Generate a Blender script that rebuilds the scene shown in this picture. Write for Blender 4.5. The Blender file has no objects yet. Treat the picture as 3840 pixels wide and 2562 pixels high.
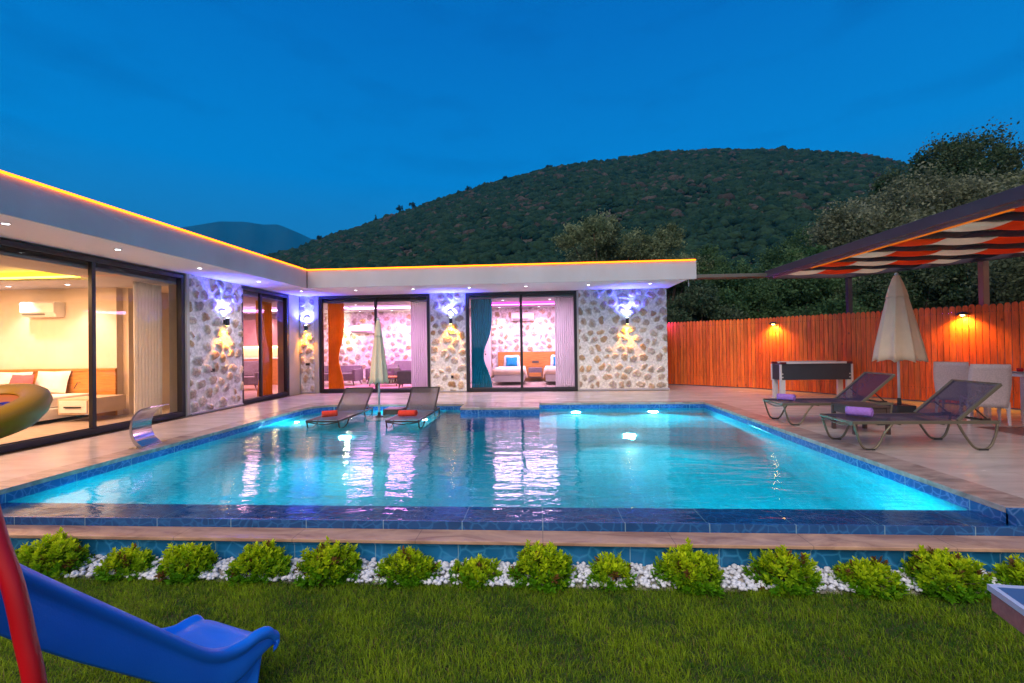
import bpy, math, random
import numpy as np
from mathutils import Vector, Matrix
random.seed(7)
RNG = np.random.default_rng(11)
PI = math.pi
scene = bpy.context.scene
COL = scene.collection

# ------------------------------------------------------------------ camera
cam_d = bpy.data.cameras.new('camera')
cam_d.sensor_width = 36.0
cam_d.lens = 1650 / 3840 * 36.0
cam_d.clip_start = 0.05
cam_d.clip_end = 9000
cam = bpy.data.objects.new('camera', cam_d)
COL.objects.link(cam)
_y, _p, _r = 0.06226982, 0.0086045, -0.01491873
_f = Vector((-math.sin(_y) * math.cos(_p), math.cos(_y) * math.cos(_p), math.sin(_p)))
_rt = Vector((math.cos(_y), math.sin(_y), 0))
_up = _rt.cross(_f)
_rt2 = _rt * math.cos(_r) + _up * math.sin(_r)
_up2 = _up * math.cos(_r) - _rt * math.sin(_r)
m = Matrix((_rt2, _up2, -_f)).transposed().to_4x4()
m.translation = Vector((0, 0, 1.2))
cam.matrix_world = m
scene.camera = cam

# ------------------------------------------------------------------ render look
scene.view_settings.view_transform = 'Standard'
scene.view_settings.look = 'None'
scene.view_settings.exposure = 1.3
scene.view_settings.gamma = 1.0
scene.cycles.use_denoising = True
scene.cycles.max_bounces = 7
scene.cycles.diffuse_bounces = 3
scene.cycles.glossy_bounces = 4
scene.cycles.transmission_bounces = 6
scene.cycles.transparent_max_bounces = 10
scene.cycles.sample_clamp_indirect = 4.0
scene.cycles.caustics_reflective = False
scene.cycles.caustics_refractive = True
scene.cycles.blur_glossy = 1.0


# ------------------------------------------------------------------ node helper
class NT:
    def __init__(s, tree):
        s.t = tree
        s.n = tree.nodes
        s.l = tree.links

    def add(s, typ, **kw):
        nd = s.n.new(typ)
        for k, v in kw.items():
            if k.startswith('i_'):
                key = k[2:]
                key = int(key) if key.isdigit() else key.replace('_', ' ')
                nd.inputs[key].default_value = v
            else:
                setattr(nd, k, v)
        return nd

    def link(s, a, b):
        s.l.new(a, b)

    def ramp(s, fac, stops, interp='LINEAR'):
        r = s.n.new('ShaderNodeValToRGB')
        r.color_ramp.interpolation = interp
        els = r.color_ramp.elements
        while len(els) < len(stops):
            els.new(0.5)
        for e, (p, c) in zip(els, stops):
            e.position = p
            e.color = (*c, 1) if len(c) == 3 else c
        s.link(fac, r.inputs[0])
        return r.outputs[0]

    def mix(s, fac, a, b, blend='MIX'):
        mx = s.n.new('ShaderNodeMix')
        mx.data_type = 'RGBA'
        mx.blend_type = blend
        for inp, v in ((mx.inputs[0], fac), (mx.inputs[6], a), (mx.inputs[7], b)):
            if isinstance(v, (int, float)):
                inp.default_value = v
            elif isinstance(v, tuple):
                inp.default_value = (*v, 1) if len(v) == 3 else v
            else:
                s.link(v, inp)
        return mx.outputs[2]

    def math(s, op, a, b=None, clamp=False):
        md = s.n.new('ShaderNodeMath')
        md.operation = op
        md.use_clamp = clamp
        for i, v in enumerate((a, b)):
            if v is None:
                continue
            if isinstance(v, (int, float)):
                md.inputs[i].default_value = v
            else:
                s.link(v, md.inputs[i])
        return md.outputs[0]


# ------------------------------------------------------------------ sky: dusk, pale afterglow low behind the viewer
world = bpy.data.worlds.new('World')
scene.world = world
world.use_nodes = True
W = NT(world.node_tree)
bg = W.n['Background']
tc = W.add('ShaderNodeTexCoord')
sep = W.add('ShaderNodeSeparateXYZ')
W.link(tc.outputs['Generated'], sep.inputs[0])
front = W.ramp(sep.outputs[2], [(0.0, (0.030, 0.17, 0.37)), (0.19, (0.016, 0.190, 0.46)), (0.34, (0.000, 0.205, 0.62)),
                                (0.58, (0.000, 0.125, 0.47)), (1.0, (0.0, 0.07, 0.28))])
back = W.ramp(sep.outputs[2], [(0.0, (0.62, 0.52, 0.50)), (0.25, (0.55, 0.50, 0.55)), (0.6, (0.16, 0.26, 0.45)), (1.0, (0.01, 0.09, 0.27))])
bf = W.ramp(W.math('MULTIPLY_ADD', sep.outputs[1], -0.5), [(0.0, (0, 0, 0)), (1, (1, 1, 1))])
mr = W.add('ShaderNodeMapRange')
W.link(sep.outputs[1], mr.inputs[0])
mr.inputs[1].default_value = 0.15
mr.inputs[2].default_value = -0.6
col = W.mix(mr.outputs[0], front, back)
# thin dusk cirrus, slightly darker than the sky
mp = W.add('ShaderNodeMapping')
mp.inputs['Scale'].default_value = (1.6, 1.6, 7.0)
mp.inputs['Rotation'].default_value = (0.35, 0.1, 0.2)
W.link(tc.outputs['Generated'], mp.inputs[0])
nz = W.add('ShaderNodeTexNoise', i_Scale=1.9, i_Detail=6.0, i_Roughness=0.6)
W.link(mp.outputs[0], nz.inputs['Vector'])
cl = W.ramp(nz.outputs[0], [(0.50, (1, 1, 1)), (0.72, (0.78, 0.74, 0.80))])
col = W.mix(1.0, col, cl, 'MULTIPLY')
sky = W.add('ShaderNodeTexSky', sky_type='NISHITA', sun_disc=False, sun_elevation=math.radians(1.0), sun_rotation=math.radians(200))
col = W.mix(0.004, col, sky.outputs[0], 'ADD')
W.link(col, bg.inputs[0])
bg.inputs[1].default_value = 0.50

# soft afterglow from the west, behind the viewer
sun_d = bpy.data.lights.new('afterglow', 'SUN')
sun_d.energy = 1.1
sun_d.angle = math.radians(50)
sun_d.color = (1.0, 0.80, 0.62)
sun = bpy.data.objects.new('afterglow', sun_d)
sun.rotation_euler = (math.radians(40), 0, math.radians(-20))
COL.objects.link(sun)


# ------------------------------------------------------------------ mesh helpers
class MB:
    def __init__(s):
        s.v = []
        s.f = []

    def add(s, vs, fs):
        b = len(s.v)
        s.v.extend([tuple(map(float, v)) for v in vs])
        s.f.extend([tuple(b + i for i in f) for f in fs])
        return s

    def box(s, x0, x1, y0, y1, z0, z1):
        vs = [(x, y, z) for z in (z0, z1) for y in (y0, y1) for x in (x0, x1)]
        return s.add(vs, [(0, 2, 3, 1), (4, 5, 7, 6), (0, 1, 5, 4), (2, 6, 7, 3), (0, 4, 6, 2), (1, 3, 7, 5)])

    def prism(s, pts, h):
        """closed outline pts (3D, planar) swept by vector h"""
        n = len(pts)
        h = Vector(h)
        top = [tuple(Vector(p) + h) for p in pts]
        return s.add(list(pts) + top, [tuple(range(n))[::-1], tuple(range(n, 2 * n))] + [(i, (i + 1) % n, n + (i + 1) % n, n + i) for i in range(n)])

    def bar(s, a, b, w, h, up=(0, 0, 1)):
        a, b, up = Vector(a), Vector(b), Vector(up)
        d = (b - a).normalized()
        u = d.cross(up).normalized()
        v = u.cross(d).normalized()
        pts = [a + u * (sx * w / 2) + v * (sy * h / 2) for sx, sy in ((-1, -1), (1, -1), (1, 1), (-1, 1))]
        return s.prism([tuple(p) for p in pts], b - a)

    def tube(s, pts, r, n=8, cap=True):
        pts = [Vector(p) for p in pts]
        rs = r if isinstance(r, (list, tuple)) else [r] * len(pts)
        b0 = len(s.v)
        prev = None
        for i, p in enumerate(pts):
            d = (pts[min(i + 1, len(pts) - 1)] - pts[max(i - 1, 0)]).normalized()
            if prev is None:
                ref = Vector((0, 0, 1)) if abs(d.z) < 0.9 else Vector((1, 0, 0))
                u = d.cross(ref).normalized()
            else:
                u = (prev - d * prev.dot(d)).normalized()
            prev = u
            w = d.cross(u)
            for k in range(n):
                a = 2 * PI * k / n
                s.v.append(tuple(p + (u * math.cos(a) + w * math.sin(a)) * rs[i]))
        for i in range(len(pts) - 1):
            for k in range(n):
                a, b = b0 + i * n + k, b0 + i * n + (k + 1) % n
                s.f.append((a, b, b + n, a + n))
        if cap:
            s.f.append(tuple(b0 + k for k in range(n))[::-1])
            s.f.append(tuple(b0 + (len(pts) - 1) * n + k for k in range(n)))
        return s

    def lathe(s, prof, c=(0, 0, 0), n=24, fn=None):
        """prof list of (r, z); fn(theta, i, r, z)->(r, z)"""
        b0 = len(s.v)
        for i, (r, z) in enumerate(prof):
            for k in range(n):
                a = 2 * PI * k / n
                rr, zz = (r, z) if fn is None else fn(a, i, r, z)
                s.v.append((c[0] + rr * math.cos(a), c[1] + rr * math.sin(a), c[2] + zz))
        for i in range(len(prof) - 1):
            for k in range(n):
                a, b = b0 + i * n + k, b0 + i * n + (k + 1) % n
                s.f.append((a, b, b + n, a + n))
        return s

    def grid(s, rows):
        nr, nc = len(rows), len(rows[0])
        b = len(s.v)
        for r in rows:
            s.v.extend([tuple(p) for p in r])
        for i in range(nr - 1):
            for j in range(nc - 1):
                s.f.append((b + i * nc + j, b + i * nc + j + 1, b + (i + 1) * nc + j + 1, b + (i + 1) * nc + j))
        return s


def link_mesh(name, me, mat, parent=None, smooth=False, loc=None):
    o = bpy.data.objects.new(name, me)
    COL.objects.link(o)
    if mat is not None:
        me.materials.append(mat)
    if parent is not None:
        o.parent = parent
    if loc is not None:
        o.location = loc
    if smooth:
        me.polygons.foreach_set('use_smooth', [True] * len(me.polygons))
    return o


def build(mb, name, mat, parent=None, smooth=False, bevel=0.0, loc=None, subd=0, solid=0.0):
    me = bpy.data.meshes.new(name)
    me.from_pydata(mb.v, [], mb.f)
    me.update()
    o = link_mesh(name, me, mat, parent, smooth, loc)
    if solid:
        md = o.modifiers.new('s', 'SOLIDIFY')
        md.thickness = solid
        md.offset = 0
    if subd:
        md = o.modifiers.new('d', 'SUBSURF')
        md.levels = md.render_levels = subd
    if bevel:
        md = o.modifiers.new('b', 'BEVEL')
        md.width = bevel
        md.segments = 2
        md.limit_method = 'ANGLE'
    return o


def np_mesh(name, V, F, mat, parent=None, cols=None, smooth=False, loc=None):
    """V (n,3), F (m,k) arrays, cols (n,3) point colours"""
    me = bpy.data.meshes.new(name)
    k = F.shape[1]
    me.vertices.add(len(V))
    me.vertices.foreach_set('co', V.astype(np.float32).ravel())
    me.loops.add(F.size)
    me.loops.foreach_set('vertex_index', F.astype(np.int32).ravel())
    me.polygons.add(len(F))
    me.polygons.foreach_set('loop_start', np.arange(0, F.size, k, dtype=np.int32))
    me.polygons.foreach_set('loop_total', np.full(len(F), k, dtype=np.int32))
    me.update(calc_edges=True)
    if cols is not None:
        ca = me.color_attributes.new('Col', 'FLOAT_COLOR', 'POINT')
        ca.data.foreach_set('color', np.concatenate([cols, np.ones((len(cols), 1))], 1).astype(np.float32).ravel())
    return link_mesh(name, me, mat, parent, smooth, loc)


def empty(name, loc=(0, 0, 0), rz=0.0, label=None, cat=None, group=None, rot=None):
    o = bpy.data.objects.new(name, None)
    o.empty_display_size = 0.2
    COL.objects.link(o)
    o.location = loc
    o.rotation_euler = rot if rot else (0, 0, rz)
    tag(o, label, cat, group)
    return o


def tag(o, label=None, cat=None, group=None, kind=None):
    if label:
        o['label'] = label
    if cat:
        o['category'] = cat
    if group:
        o['group'] = group
    if kind:
        o['kind'] = kind
    return o


def dup(root, loc=None, rz=None, label=None, scale=None):
    kids = {}
    for o in bpy.data.objects:
        if o.parent is not None:
            kids.setdefault(o.parent.name, []).append(o)

    def cp(o, par):
        c = o.copy()
        COL.objects.link(c)
        c.parent = par
        for ch in kids.get(o.name, []):
            cp(ch, c)
        return c
    r = cp(root, None)
    if loc is not None:
        r.location = loc
    if rz is not None:
        r.rotation_euler = (0, 0, rz)
    if scale is not None:
        r.scale = scale if hasattr(scale, '__len__') else (scale,) * 3
    if label:
        r['label'] = label
    return r


# ------------------------------------------------------------------ materials
def mat(name, col, rough=0.5, metal=0.0, var=0.0, vscale=4.0, bump=0.0, bscale=30.0, spec=0.5, stretch=None, emit=None, estr=0.0,
        attr=False, col2=None, trans=0.0, sheen=0.0, rvar=0.0, coat=0.0):
    mt = bpy.data.materials.new(name)
    mt.use_nodes = True
    T = NT(mt.node_tree)
    p = T.n['Principled BSDF']
    p.inputs['Roughness'].default_value = rough
    p.inputs['Metallic'].default_value = metal
    p.inputs['Specular IOR Level'].default_value = spec
    p.inputs['Coat Weight'].default_value = coat
    if sheen:
        p.inputs['Sheen Weight'].default_value = sheen
    tcn = T.add('ShaderNodeTexCoord')
    vec = tcn.outputs['Object']
    if stretch:
        mpn = T.add('ShaderNodeMapping')
        mpn.inputs['Scale'].default_value = stretch
        T.link(vec, mpn.inputs[0])
        vec = mpn.outputs[0]
    c = None
    if attr:
        a = T.add('ShaderNodeAttribute', attribute_name='Col')
        c = a.outputs[0]
    if var or col2 or rvar:
        nzn = T.add('ShaderNodeTexNoise', i_Scale=vscale, i_Detail=5.0, i_Roughness=0.6)
        T.link(vec, nzn.inputs['Vector'])
        if rvar:
            T.link(T.math('MULTIPLY_ADD', nzn.outputs[0], rvar * 2), p.inputs['Roughness'])
            p.inputs['Roughness'].links[0].from_node.inputs[2].default_value = rough - rvar
        if var or col2:
            lo = tuple(x * (1 - var) for x in col)
            hi = tuple(min(1, x * (1 + var)) for x in (col2 or col))
            if attr:
                g = T.ramp(nzn.outputs[0], [(0.3, (1 - var,) * 3), (0.7, (1 + var,) * 3)])
                c = T.mix(1.0, c, g, 'MULTIPLY')
            else:
                c = T.ramp(nzn.outputs[0], [(0.3, lo), (0.7, hi)])
    if c is None:
        p.inputs['Base Color'].default_value = (*col, 1)
    else:
        T.link(c, p.inputs['Base Color'])
    if bump:
        nb = T.add('ShaderNodeTexNoise', i_Scale=bscale, i_Detail=4.0)
        T.link(vec, nb.inputs['Vector'])
        b = T.add('ShaderNodeBump', i_Strength=1.0, i_Distance=bump)
        T.link(nb.outputs[0], b.inputs['Height'])
        T.link(b.outputs[0], p.inputs['Normal'])
    if emit:
        p.inputs['Emission Color'].default_value = (*emit, 1)
        p.inputs['Emission Strength'].default_value = estr
    if trans:
        tr = T.add('ShaderNodeBsdfTransparent')
        mx = T.add('ShaderNodeMixShader')
        mx.inputs[0].default_value = trans
        T.link(p.outputs[0], mx.inputs[1])
        T.link(tr.outputs[0], mx.inputs[2])
        T.link(mx.outputs[0], T.n['Material Output'].inputs[0])
    return mt


def emitter(name, col, s):
    mt = bpy.data.materials.new(name)
    mt.use_nodes = True
    T = NT(mt.node_tree)
    T.n.remove(T.n['Principled BSDF'])
    e = T.add('ShaderNodeEmission')
    e.inputs[0].default_value = (*col, 1)
    e.inputs[1].default_value = s
    T.link(e.outputs[0], T.n['Material Output'].inputs[0])
    return mt


M = {}
M['plaster'] = mat('white_plaster', (0.48, 0.47, 0.53), 0.75, var=0.09, vscale=1.1, stretch=(1, 1, 0.35), bump=0.002, bscale=60)
M['plaster_trim'] = mat('beige_render', (0.50, 0.48, 0.44), 0.8, var=0.06, vscale=3, bump=0.002)
M['stone'] = mat('rubble_stone', (1, 1, 1), 0.85, attr=True, var=0.32, vscale=16, bump=0.006, bscale=70)
M['anth'] = mat('anthracite_aluminium', (0.035, 0.037, 0.045), 0.35, metal=0.3, var=0.05)
M['anthg'] = mat('grey_aluminium', (0.16, 0.155, 0.14), 0.35, metal=0.6)
M['white'] = mat('white_paint', (0.75, 0.74, 0.73), 0.4, var=0.02)
M['whitemetal'] = mat('white_powder_coat', (0.62, 0.63, 0.68), 0.3, var=0.03)
M['chrome'] = mat('brushed_steel', (0.55, 0.54, 0.52), 0.12, metal=1.0, rvar=0.05, vscale=20, stretch=(1, 40, 1))
M['coverdeck'] = mat('terrace_stone', (0.47, 0.43, 0.40), 0.3, var=0.10, vscale=1.3, rvar=0.12, bump=0.0008, bscale=9)
M['woodfloor'] = mat('room_floor', (0.45, 0.38, 0.33), 0.25, var=0.12, vscale=3, stretch=(1, 6, 1))
M['canvas'] = mat('cream_canvas', (0.92, 0.76, 0.56), 0.85, var=0.06, vscale=6, bump=0.002, bscale=18)
M['orangeC'] = mat('orange_curtain', (0.95, 0.52, 0.03), 0.8, var=0.1, vscale=5)
M['tealC'] = mat('teal_curtain', (0.0, 0.52, 0.64), 0.7, var=0.1, vscale=5)
M['sheer'] = mat('white_sheer', (0.96, 0.97, 0.97), 0.9, var=0.02, trans=0.06)
M['oak'] = mat('oak_panel', (0.50, 0.22, 0.05), 0.4, var=0.28, vscale=4, stretch=(1.0, 1.0, 9.0), bump=0.001)
M['linen'] = mat('white_linen', (0.78, 0.74, 0.70), 0.9, var=0.05, vscale=6, bump=0.006, bscale=14)
M['pinkC'] = mat('coral_cushion', (0.62, 0.09, 0.12), 0.85, var=0.08)
M['tealK'] = mat('teal_cushion', (0.0, 0.22, 0.42), 0.8, var=0.08)
M['greyF'] = mat('grey_upholstery', (0.16, 0.14, 0.15), 0.9, var=0.15, vscale=20, bump=0.003)
M['darkwood'] = mat('dark_wood', (0.10, 0.055, 0.04), 0.4, var=0.2)
M['rattan'] = mat('white_rattan', (0.74, 0.62, 0.62), 0.6, var=0.15, vscale=60, bump=0.006, bscale=120)
M['brownrattan'] = mat('brown_rattan', (0.065, 0.04, 0.035), 0.5, var=0.2, vscale=60, bump=0.004, bscale=120)
M['black'] = mat('black_plastic', (0.015, 0.015, 0.018), 0.4)
M['concrete'] = mat('concrete_base', (0.45, 0.44, 0.42), 0.8, var=0.12, bump=0.003)
M['slingN'] = mat('navy_mesh_sling', (0.028, 0.02, 0.055), 0.6, var=0.15, vscale=40, trans=0.22)
M['slingB'] = mat('brown_mesh_sling', (0.10, 0.07, 0.075), 0.6, var=0.15, vscale=40, trans=0.25)
M['frameT'] = mat('taupe_tube', (0.16, 0.14, 0.10), 0.35, metal=0.4)
M['frameB'] = mat('brown_tube', (0.05, 0.033, 0.03), 0.35, metal=0.3)
M['towelR'] = mat('red_towel', (0.72, 0.05, 0.025), 0.95, var=0.12, vscale=40, bump=0.006, bscale=160)
M['towelP'] = mat('lilac_towel', (0.33, 0.16, 0.58), 0.95, var=0.12, vscale=40, bump=0.006, bscale=160)
M['blueP'] = mat('blue_slide_plastic', (0.010, 0.20, 0.95), 0.28, var=0.05, vscale=3, bump=0.0006, bscale=160)
M['redP'] = mat('red_pole_plastic', (0.62, 0.003, 0.012), 0.33, var=0.04, bump=0.0004, bscale=150)
M['yelP'] = mat('mustard_plastic', (0.60, 0.26, 0.002), 0.4, var=0.06, bump=0.0004, bscale=150)
M['orP'] = mat('orange_sticker', (0.85, 0.20, 0.02), 0.4, var=0.05)
M['blP'] = mat('dark_blue_print', (0.004, 0.015, 0.30), 0.4)
M['pebble'] = mat('white_pebble', (0.55, 0.58, 0.60), 0.6, attr=True, var=0.1, vscale=50)
M['leaf'] = mat('leaf', (1, 1, 1), 0.6, attr=True, var=0.12, vscale=30, spec=0.2)
M['grass'] = mat('grass_blade', (1, 1, 1), 0.6, attr=True, spec=0.25)
M['bark'] = mat('bark', (0.10, 0.07, 0.05), 0.9, var=0.3, vscale=8, bump=0.02, bscale=12)
M['soil'] = mat('lawn_soil', (0.030, 0.045, 0.010), 0.95, var=0.35, vscale=14, bump=0.01)
M['earth'] = mat('dry_earth', (0.10, 0.075, 0.055), 0.95, var=0.3, vscale=0.6, bump=0.05, bscale=3)
M['hill'] = mat('hill_soil', (0.022, 0.030, 0.022), 0.95, var=0.35, vscale=0.12, bump=0.4, bscale=0.6, col2=(0.048, 0.044, 0.036))
M['scrub'] = mat('scrub', (1, 1, 1), 0.95, attr=True, var=0.45, vscale=1.6, bump=0.25, bscale=3.5, spec=0.1)
M['farm'] = mat('far_rock', (0.018, 0.040, 0.050), 1.0, var=0.15, vscale=0.006, spec=0.0)
M['ttable'] = mat('slate_blue_board', (0.05, 0.13, 0.32), 0.35, var=0.04)
M['whiteline'] = mat('white_edge_paint', (0.42, 0.52, 0.78), 0.4)
M['rosewood'] = mat('rosewood_apron', (0.30, 0.11, 0.12), 0.5, var=0.2, vscale=8, stretch=(1, 12, 12))
M['pergola'] = mat('brown_pergola_paint', (0.065, 0.042, 0.055), 0.3, var=0.1)
M['redcloth'] = mat('red_awning_cloth', (0.92, 0.14, 0.008), 0.8, var=0.1, vscale=3)
M['creamcloth'] = mat('cream_awning_cloth', (0.92, 0.80, 0.62), 0.8, var=0.08, vscale=3, trans=0.08)
M['navycloth'] = mat('navy_awning_cloth', (0.008, 0.014, 0.035), 0.8, var=0.1)
M['greycloth'] = mat('charcoal_awning_cloth', (0.035, 0.035, 0.035), 0.8, var=0.1)
M['led'] = emitter('amber_led', (1.0, 0.15, 0.005), 2.6)
M['spotE'] = emitter('downlight_lens', (0.9, 0.92, 1.0), 9.0)
M['maroon'] = mat('maroon_plastic', (0.12, 0.01, 0.02), 0.4)
M['tanpost'] = mat('warm_lit_post', (0.36, 0.15, 0.07), 0.4, var=0.1)  # orange-brown tone carries the warm light falling on this post
M['cabinet'] = mat('gloss_cabinet', (0.62, 0.35, 0.35), 0.2)
M['deckbrown'] = mat('brown_paving', (0.17, 0.09, 0.075), 0.4, var=0.2, vscale=2)


def fence_mat():
    mt = bpy.data.materials.new('stained_pine')
    mt.use_nodes = True
    T = NT(mt.node_tree)
    p = T.n['Principled BSDF']
    a = T.add('ShaderNodeAttribute', attribute_name='Col')
    tcn = T.add('ShaderNodeTexCoord')
    mpn = T.add('ShaderNodeMapping')
    mpn.inputs['Scale'].default_value = (14, 14, 1.3)
    T.link(tcn.outputs['Object'], mpn.inputs[0])
    n1 = T.add('ShaderNodeTexNoise', i_Scale=1.6, i_Detail=6.0, i_Roughness=0.65, i_Distortion=0.8)
    T.link(mpn.outputs[0], n1.inputs['Vector'])
    g = T.ramp(n1.outputs[0], [(0.3, (0.55, 0.50, 0.45)), (0.65, (1.15, 1.15, 1.15))])
    c = T.mix(1.0, a.outputs[0], g, 'MULTIPLY')
    vo = T.add('ShaderNodeTexVoronoi', i_Scale=3.2)
    mp2 = T.add('ShaderNodeMapping')
    mp2.inputs['Scale'].default_value = (1.3, 1.3, 0.8)
    T.link(tcn.outputs['Object'], mp2.inputs[0])
    T.link(mp2.outputs[0], vo.inputs['Vector'])
    k = T.ramp(vo.outputs['Distance'], [(0.03, (0.30, 0.22, 0.18)), (0.09, (1, 1, 1))])
    c = T.mix(1.0, c, k, 'MULTIPLY')
    T.link(c, p.inputs['Base Color'])
    p.inputs['Roughness'].default_value = 0.5
    b = T.add('ShaderNodeBump', i_Distance=0.002)
    T.link(n1.outputs[0], b.inputs['Height'])
    T.link(b.outputs[0], p.inputs['Normal'])
    return mt


def tile_mat(name, base, vein, scale=5.5, rough=0.15, dark=0.6, grout=True):
    """blue pool tile with a printed water-vein pattern"""
    mt = bpy.data.materials.new(name)
    mt.use_nodes = True
    T = NT(mt.node_tree)
    p = T.n['Principled BSDF']
    tcn = T.add('ShaderNodeTexCoord')
    n1 = T.add('ShaderNodeTexNoise', i_Scale=3.0, i_Detail=3.0)
    T.link(tcn.outputs['Object'], n1.inputs['Vector'])
    w = T.mix(0.16, tcn.outputs['Object'], n1.outputs['Color'], 'ADD')
    vo = T.add('ShaderNodeTexVoronoi', feature='DISTANCE_TO_EDGE', i_Scale=scale)
    T.link(w, vo.inputs['Vector'])
    n2 = T.add('ShaderNodeTexNoise', i_Scale=2.2, i_Detail=4.0)
    T.link(tcn.outputs['Object'], n2.inputs['Vector'])
    bcol = T.ramp(n2.outputs[0], [(0.3, tuple(x * dark for x in base)), (0.7, base)])
    v = T.ramp(vo.outputs['Distance'], [(0.0, (1, 1, 1)), (0.035, (0.55, 0.55, 0.55)), (0.11, (0, 0, 0))])
    c = T.mix(v, bcol, vein)
    if grout:
        mpn = T.add('ShaderNodeMapping')
        mpn.inputs['Scale'].default_value = (1 / 0.6, 1 / 0.6, 1 / 0.6)
        T.link(tcn.outputs['Object'], mpn.inputs[0])
        s3 = T.add('ShaderNodeSeparateXYZ')
        T.link(mpn.outputs[0], s3.inputs[0])
        gs = None
        for i in (0, 1):
            fr = T.math('FRACT', s3.outputs[i])
            g = T.math('LESS_THAN', fr, 0.012)
            gs = g if gs is None else T.math('MAXIMUM', gs, g)
        c = T.mix(T.math('MULTIPLY', gs, 0.7), c, (0.22, 0.42, 0.55))
    T.link(c, p.inputs['Base Color'])
    p.inputs['Roughness'].default_value = rough
    return mt


M['fence'] = fence_mat()
M['tile'] = tile_mat('pool_tile', (0.015, 0.12, 0.42), (0.09, 0.22, 0.55), scale=15.0)
M['tileD'] = tile_mat('planter_tile', (0.015, 0.19, 0.46), (0.04, 0.28, 0.58), scale=9.0, rough=0.25)
M['tileP'] = tile_mat('pool_floor_tile', (0.0, 0.37, 0.48), (0.002, 0.46, 0.58), scale=9.0, rough=0.3, dark=0.75, grout=True)


def marble_mat(name, a, b, c3, rough=0.25, scale=1.0, joint=0.9):
    mt = bpy.data.materials.new(name)
    mt.use_nodes = True
    T = NT(mt.node_tree)
    p = T.n['Principled BSDF']
    tcn = T.add('ShaderNodeTexCoord')
    mpn = T.add('ShaderNodeMapping')
    mpn.inputs['Scale'].default_value = (1.1 * scale, 3.2 * scale, 3.2 * scale)
    mpn.inputs['Rotation'].default_value = (0, 0, 0.35)
    T.link(tcn.outputs['Object'], mpn.inputs[0])
    n1 = T.add('ShaderNodeTexNoise', i_Scale=1.6, i_Detail=8.0, i_Roughness=0.62, i_Distortion=1.6)
    T.link(mpn.outputs[0], n1.inputs['Vector'])
    c = T.ramp(n1.outputs[0], [(0.32, a), (0.5, b), (0.68, c3)])
    s3 = T.add('ShaderNodeSeparateXYZ')
    T.link(tcn.outputs['Object'], s3.inputs[0])
    fr = T.math('FRACT', T.math('DIVIDE', s3.outputs[0], joint))
    j = T.math('LESS_THAN', fr, 0.006)
    c = T.mix(T.math('MULTIPLY', j, 0.6), c, (0.12, 0.10, 0.09))
    T.link(c, p.inputs['Base Color'])
    p.inputs['Roughness'].default_value = rough
    b2 = T.add('ShaderNodeBump', i_Distance=0.001)
    T.link(n1.outputs[0], b2.inputs['Height'])
    T.link(b2.outputs[0], p.inputs['Normal'])
    return mt


M['coping'] = marble_mat('coping_marble', (0.30, 0.17, 0.13), (0.48, 0.30, 0.22), (0.62, 0.40, 0.28), rough=0.22)
M['copingS'] = marble_mat('edge_marble', (0.20, 0.16, 0.15), (0.33, 0.27, 0.25), (0.45, 0.38, 0.35), rough=0.25)


def deck_mat():
    mt = bpy.data.materials.new('terrace_paving')
    mt.use_nodes = True
    T = NT(mt.node_tree)
    p = T.n['Principled BSDF']
    tcn = T.add('ShaderNodeTexCoord')
    mpn = T.add('ShaderNodeMapping')
    mpn.inputs['Scale'].default_value = (0.7, 2.2, 1)
    T.link(tcn.outputs['Object'], mpn.inputs[0])
    n1 = T.add('ShaderNodeTexNoise', i_Scale=2.0, i_Detail=7.0, i_Roughness=0.6, i_Distortion=0.6)
    T.link(mpn.outputs[0], n1.inputs['Vector'])
    c = T.ramp(n1.outputs[0], [(0.3, (0.40, 0.365, 0.35)), (0.7, (0.55, 0.50, 0.475))])
    br = T.add('ShaderNodeTexBrick', offset=0.5, i_Scale=1.0)
    br.inputs['Color1'].default_value = (1, 1, 1, 1)
    br.inputs['Color2'].default_value = (0.94, 0.94, 0.94, 1)
    br.inputs['Mortar'].default_value = (0.80, 0.78, 0.77, 1)
    br.inputs['Mortar Size'].default_value = 0.004
    br.inputs['Brick Width'].default_value = 1.2
    br.inputs['Row Height'].default_value = 0.6
    T.link(tcn.outputs['Object'], br.inputs['Vector'])
    c = T.mix(1.0, c, br.outputs['Color'], 'MULTIPLY')
    T.link(c, p.inputs['Base Color'])
    r = T.add('ShaderNodeMapRange')
    T.link(n1.outputs[0], r.inputs[0])
    r.inputs[3].default_value = 0.12
    r.inputs[4].default_value = 0.34
    T.link(r.outputs[0], p.inputs['Roughness'])
    return mt


M['deck'] = deck_mat()


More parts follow.
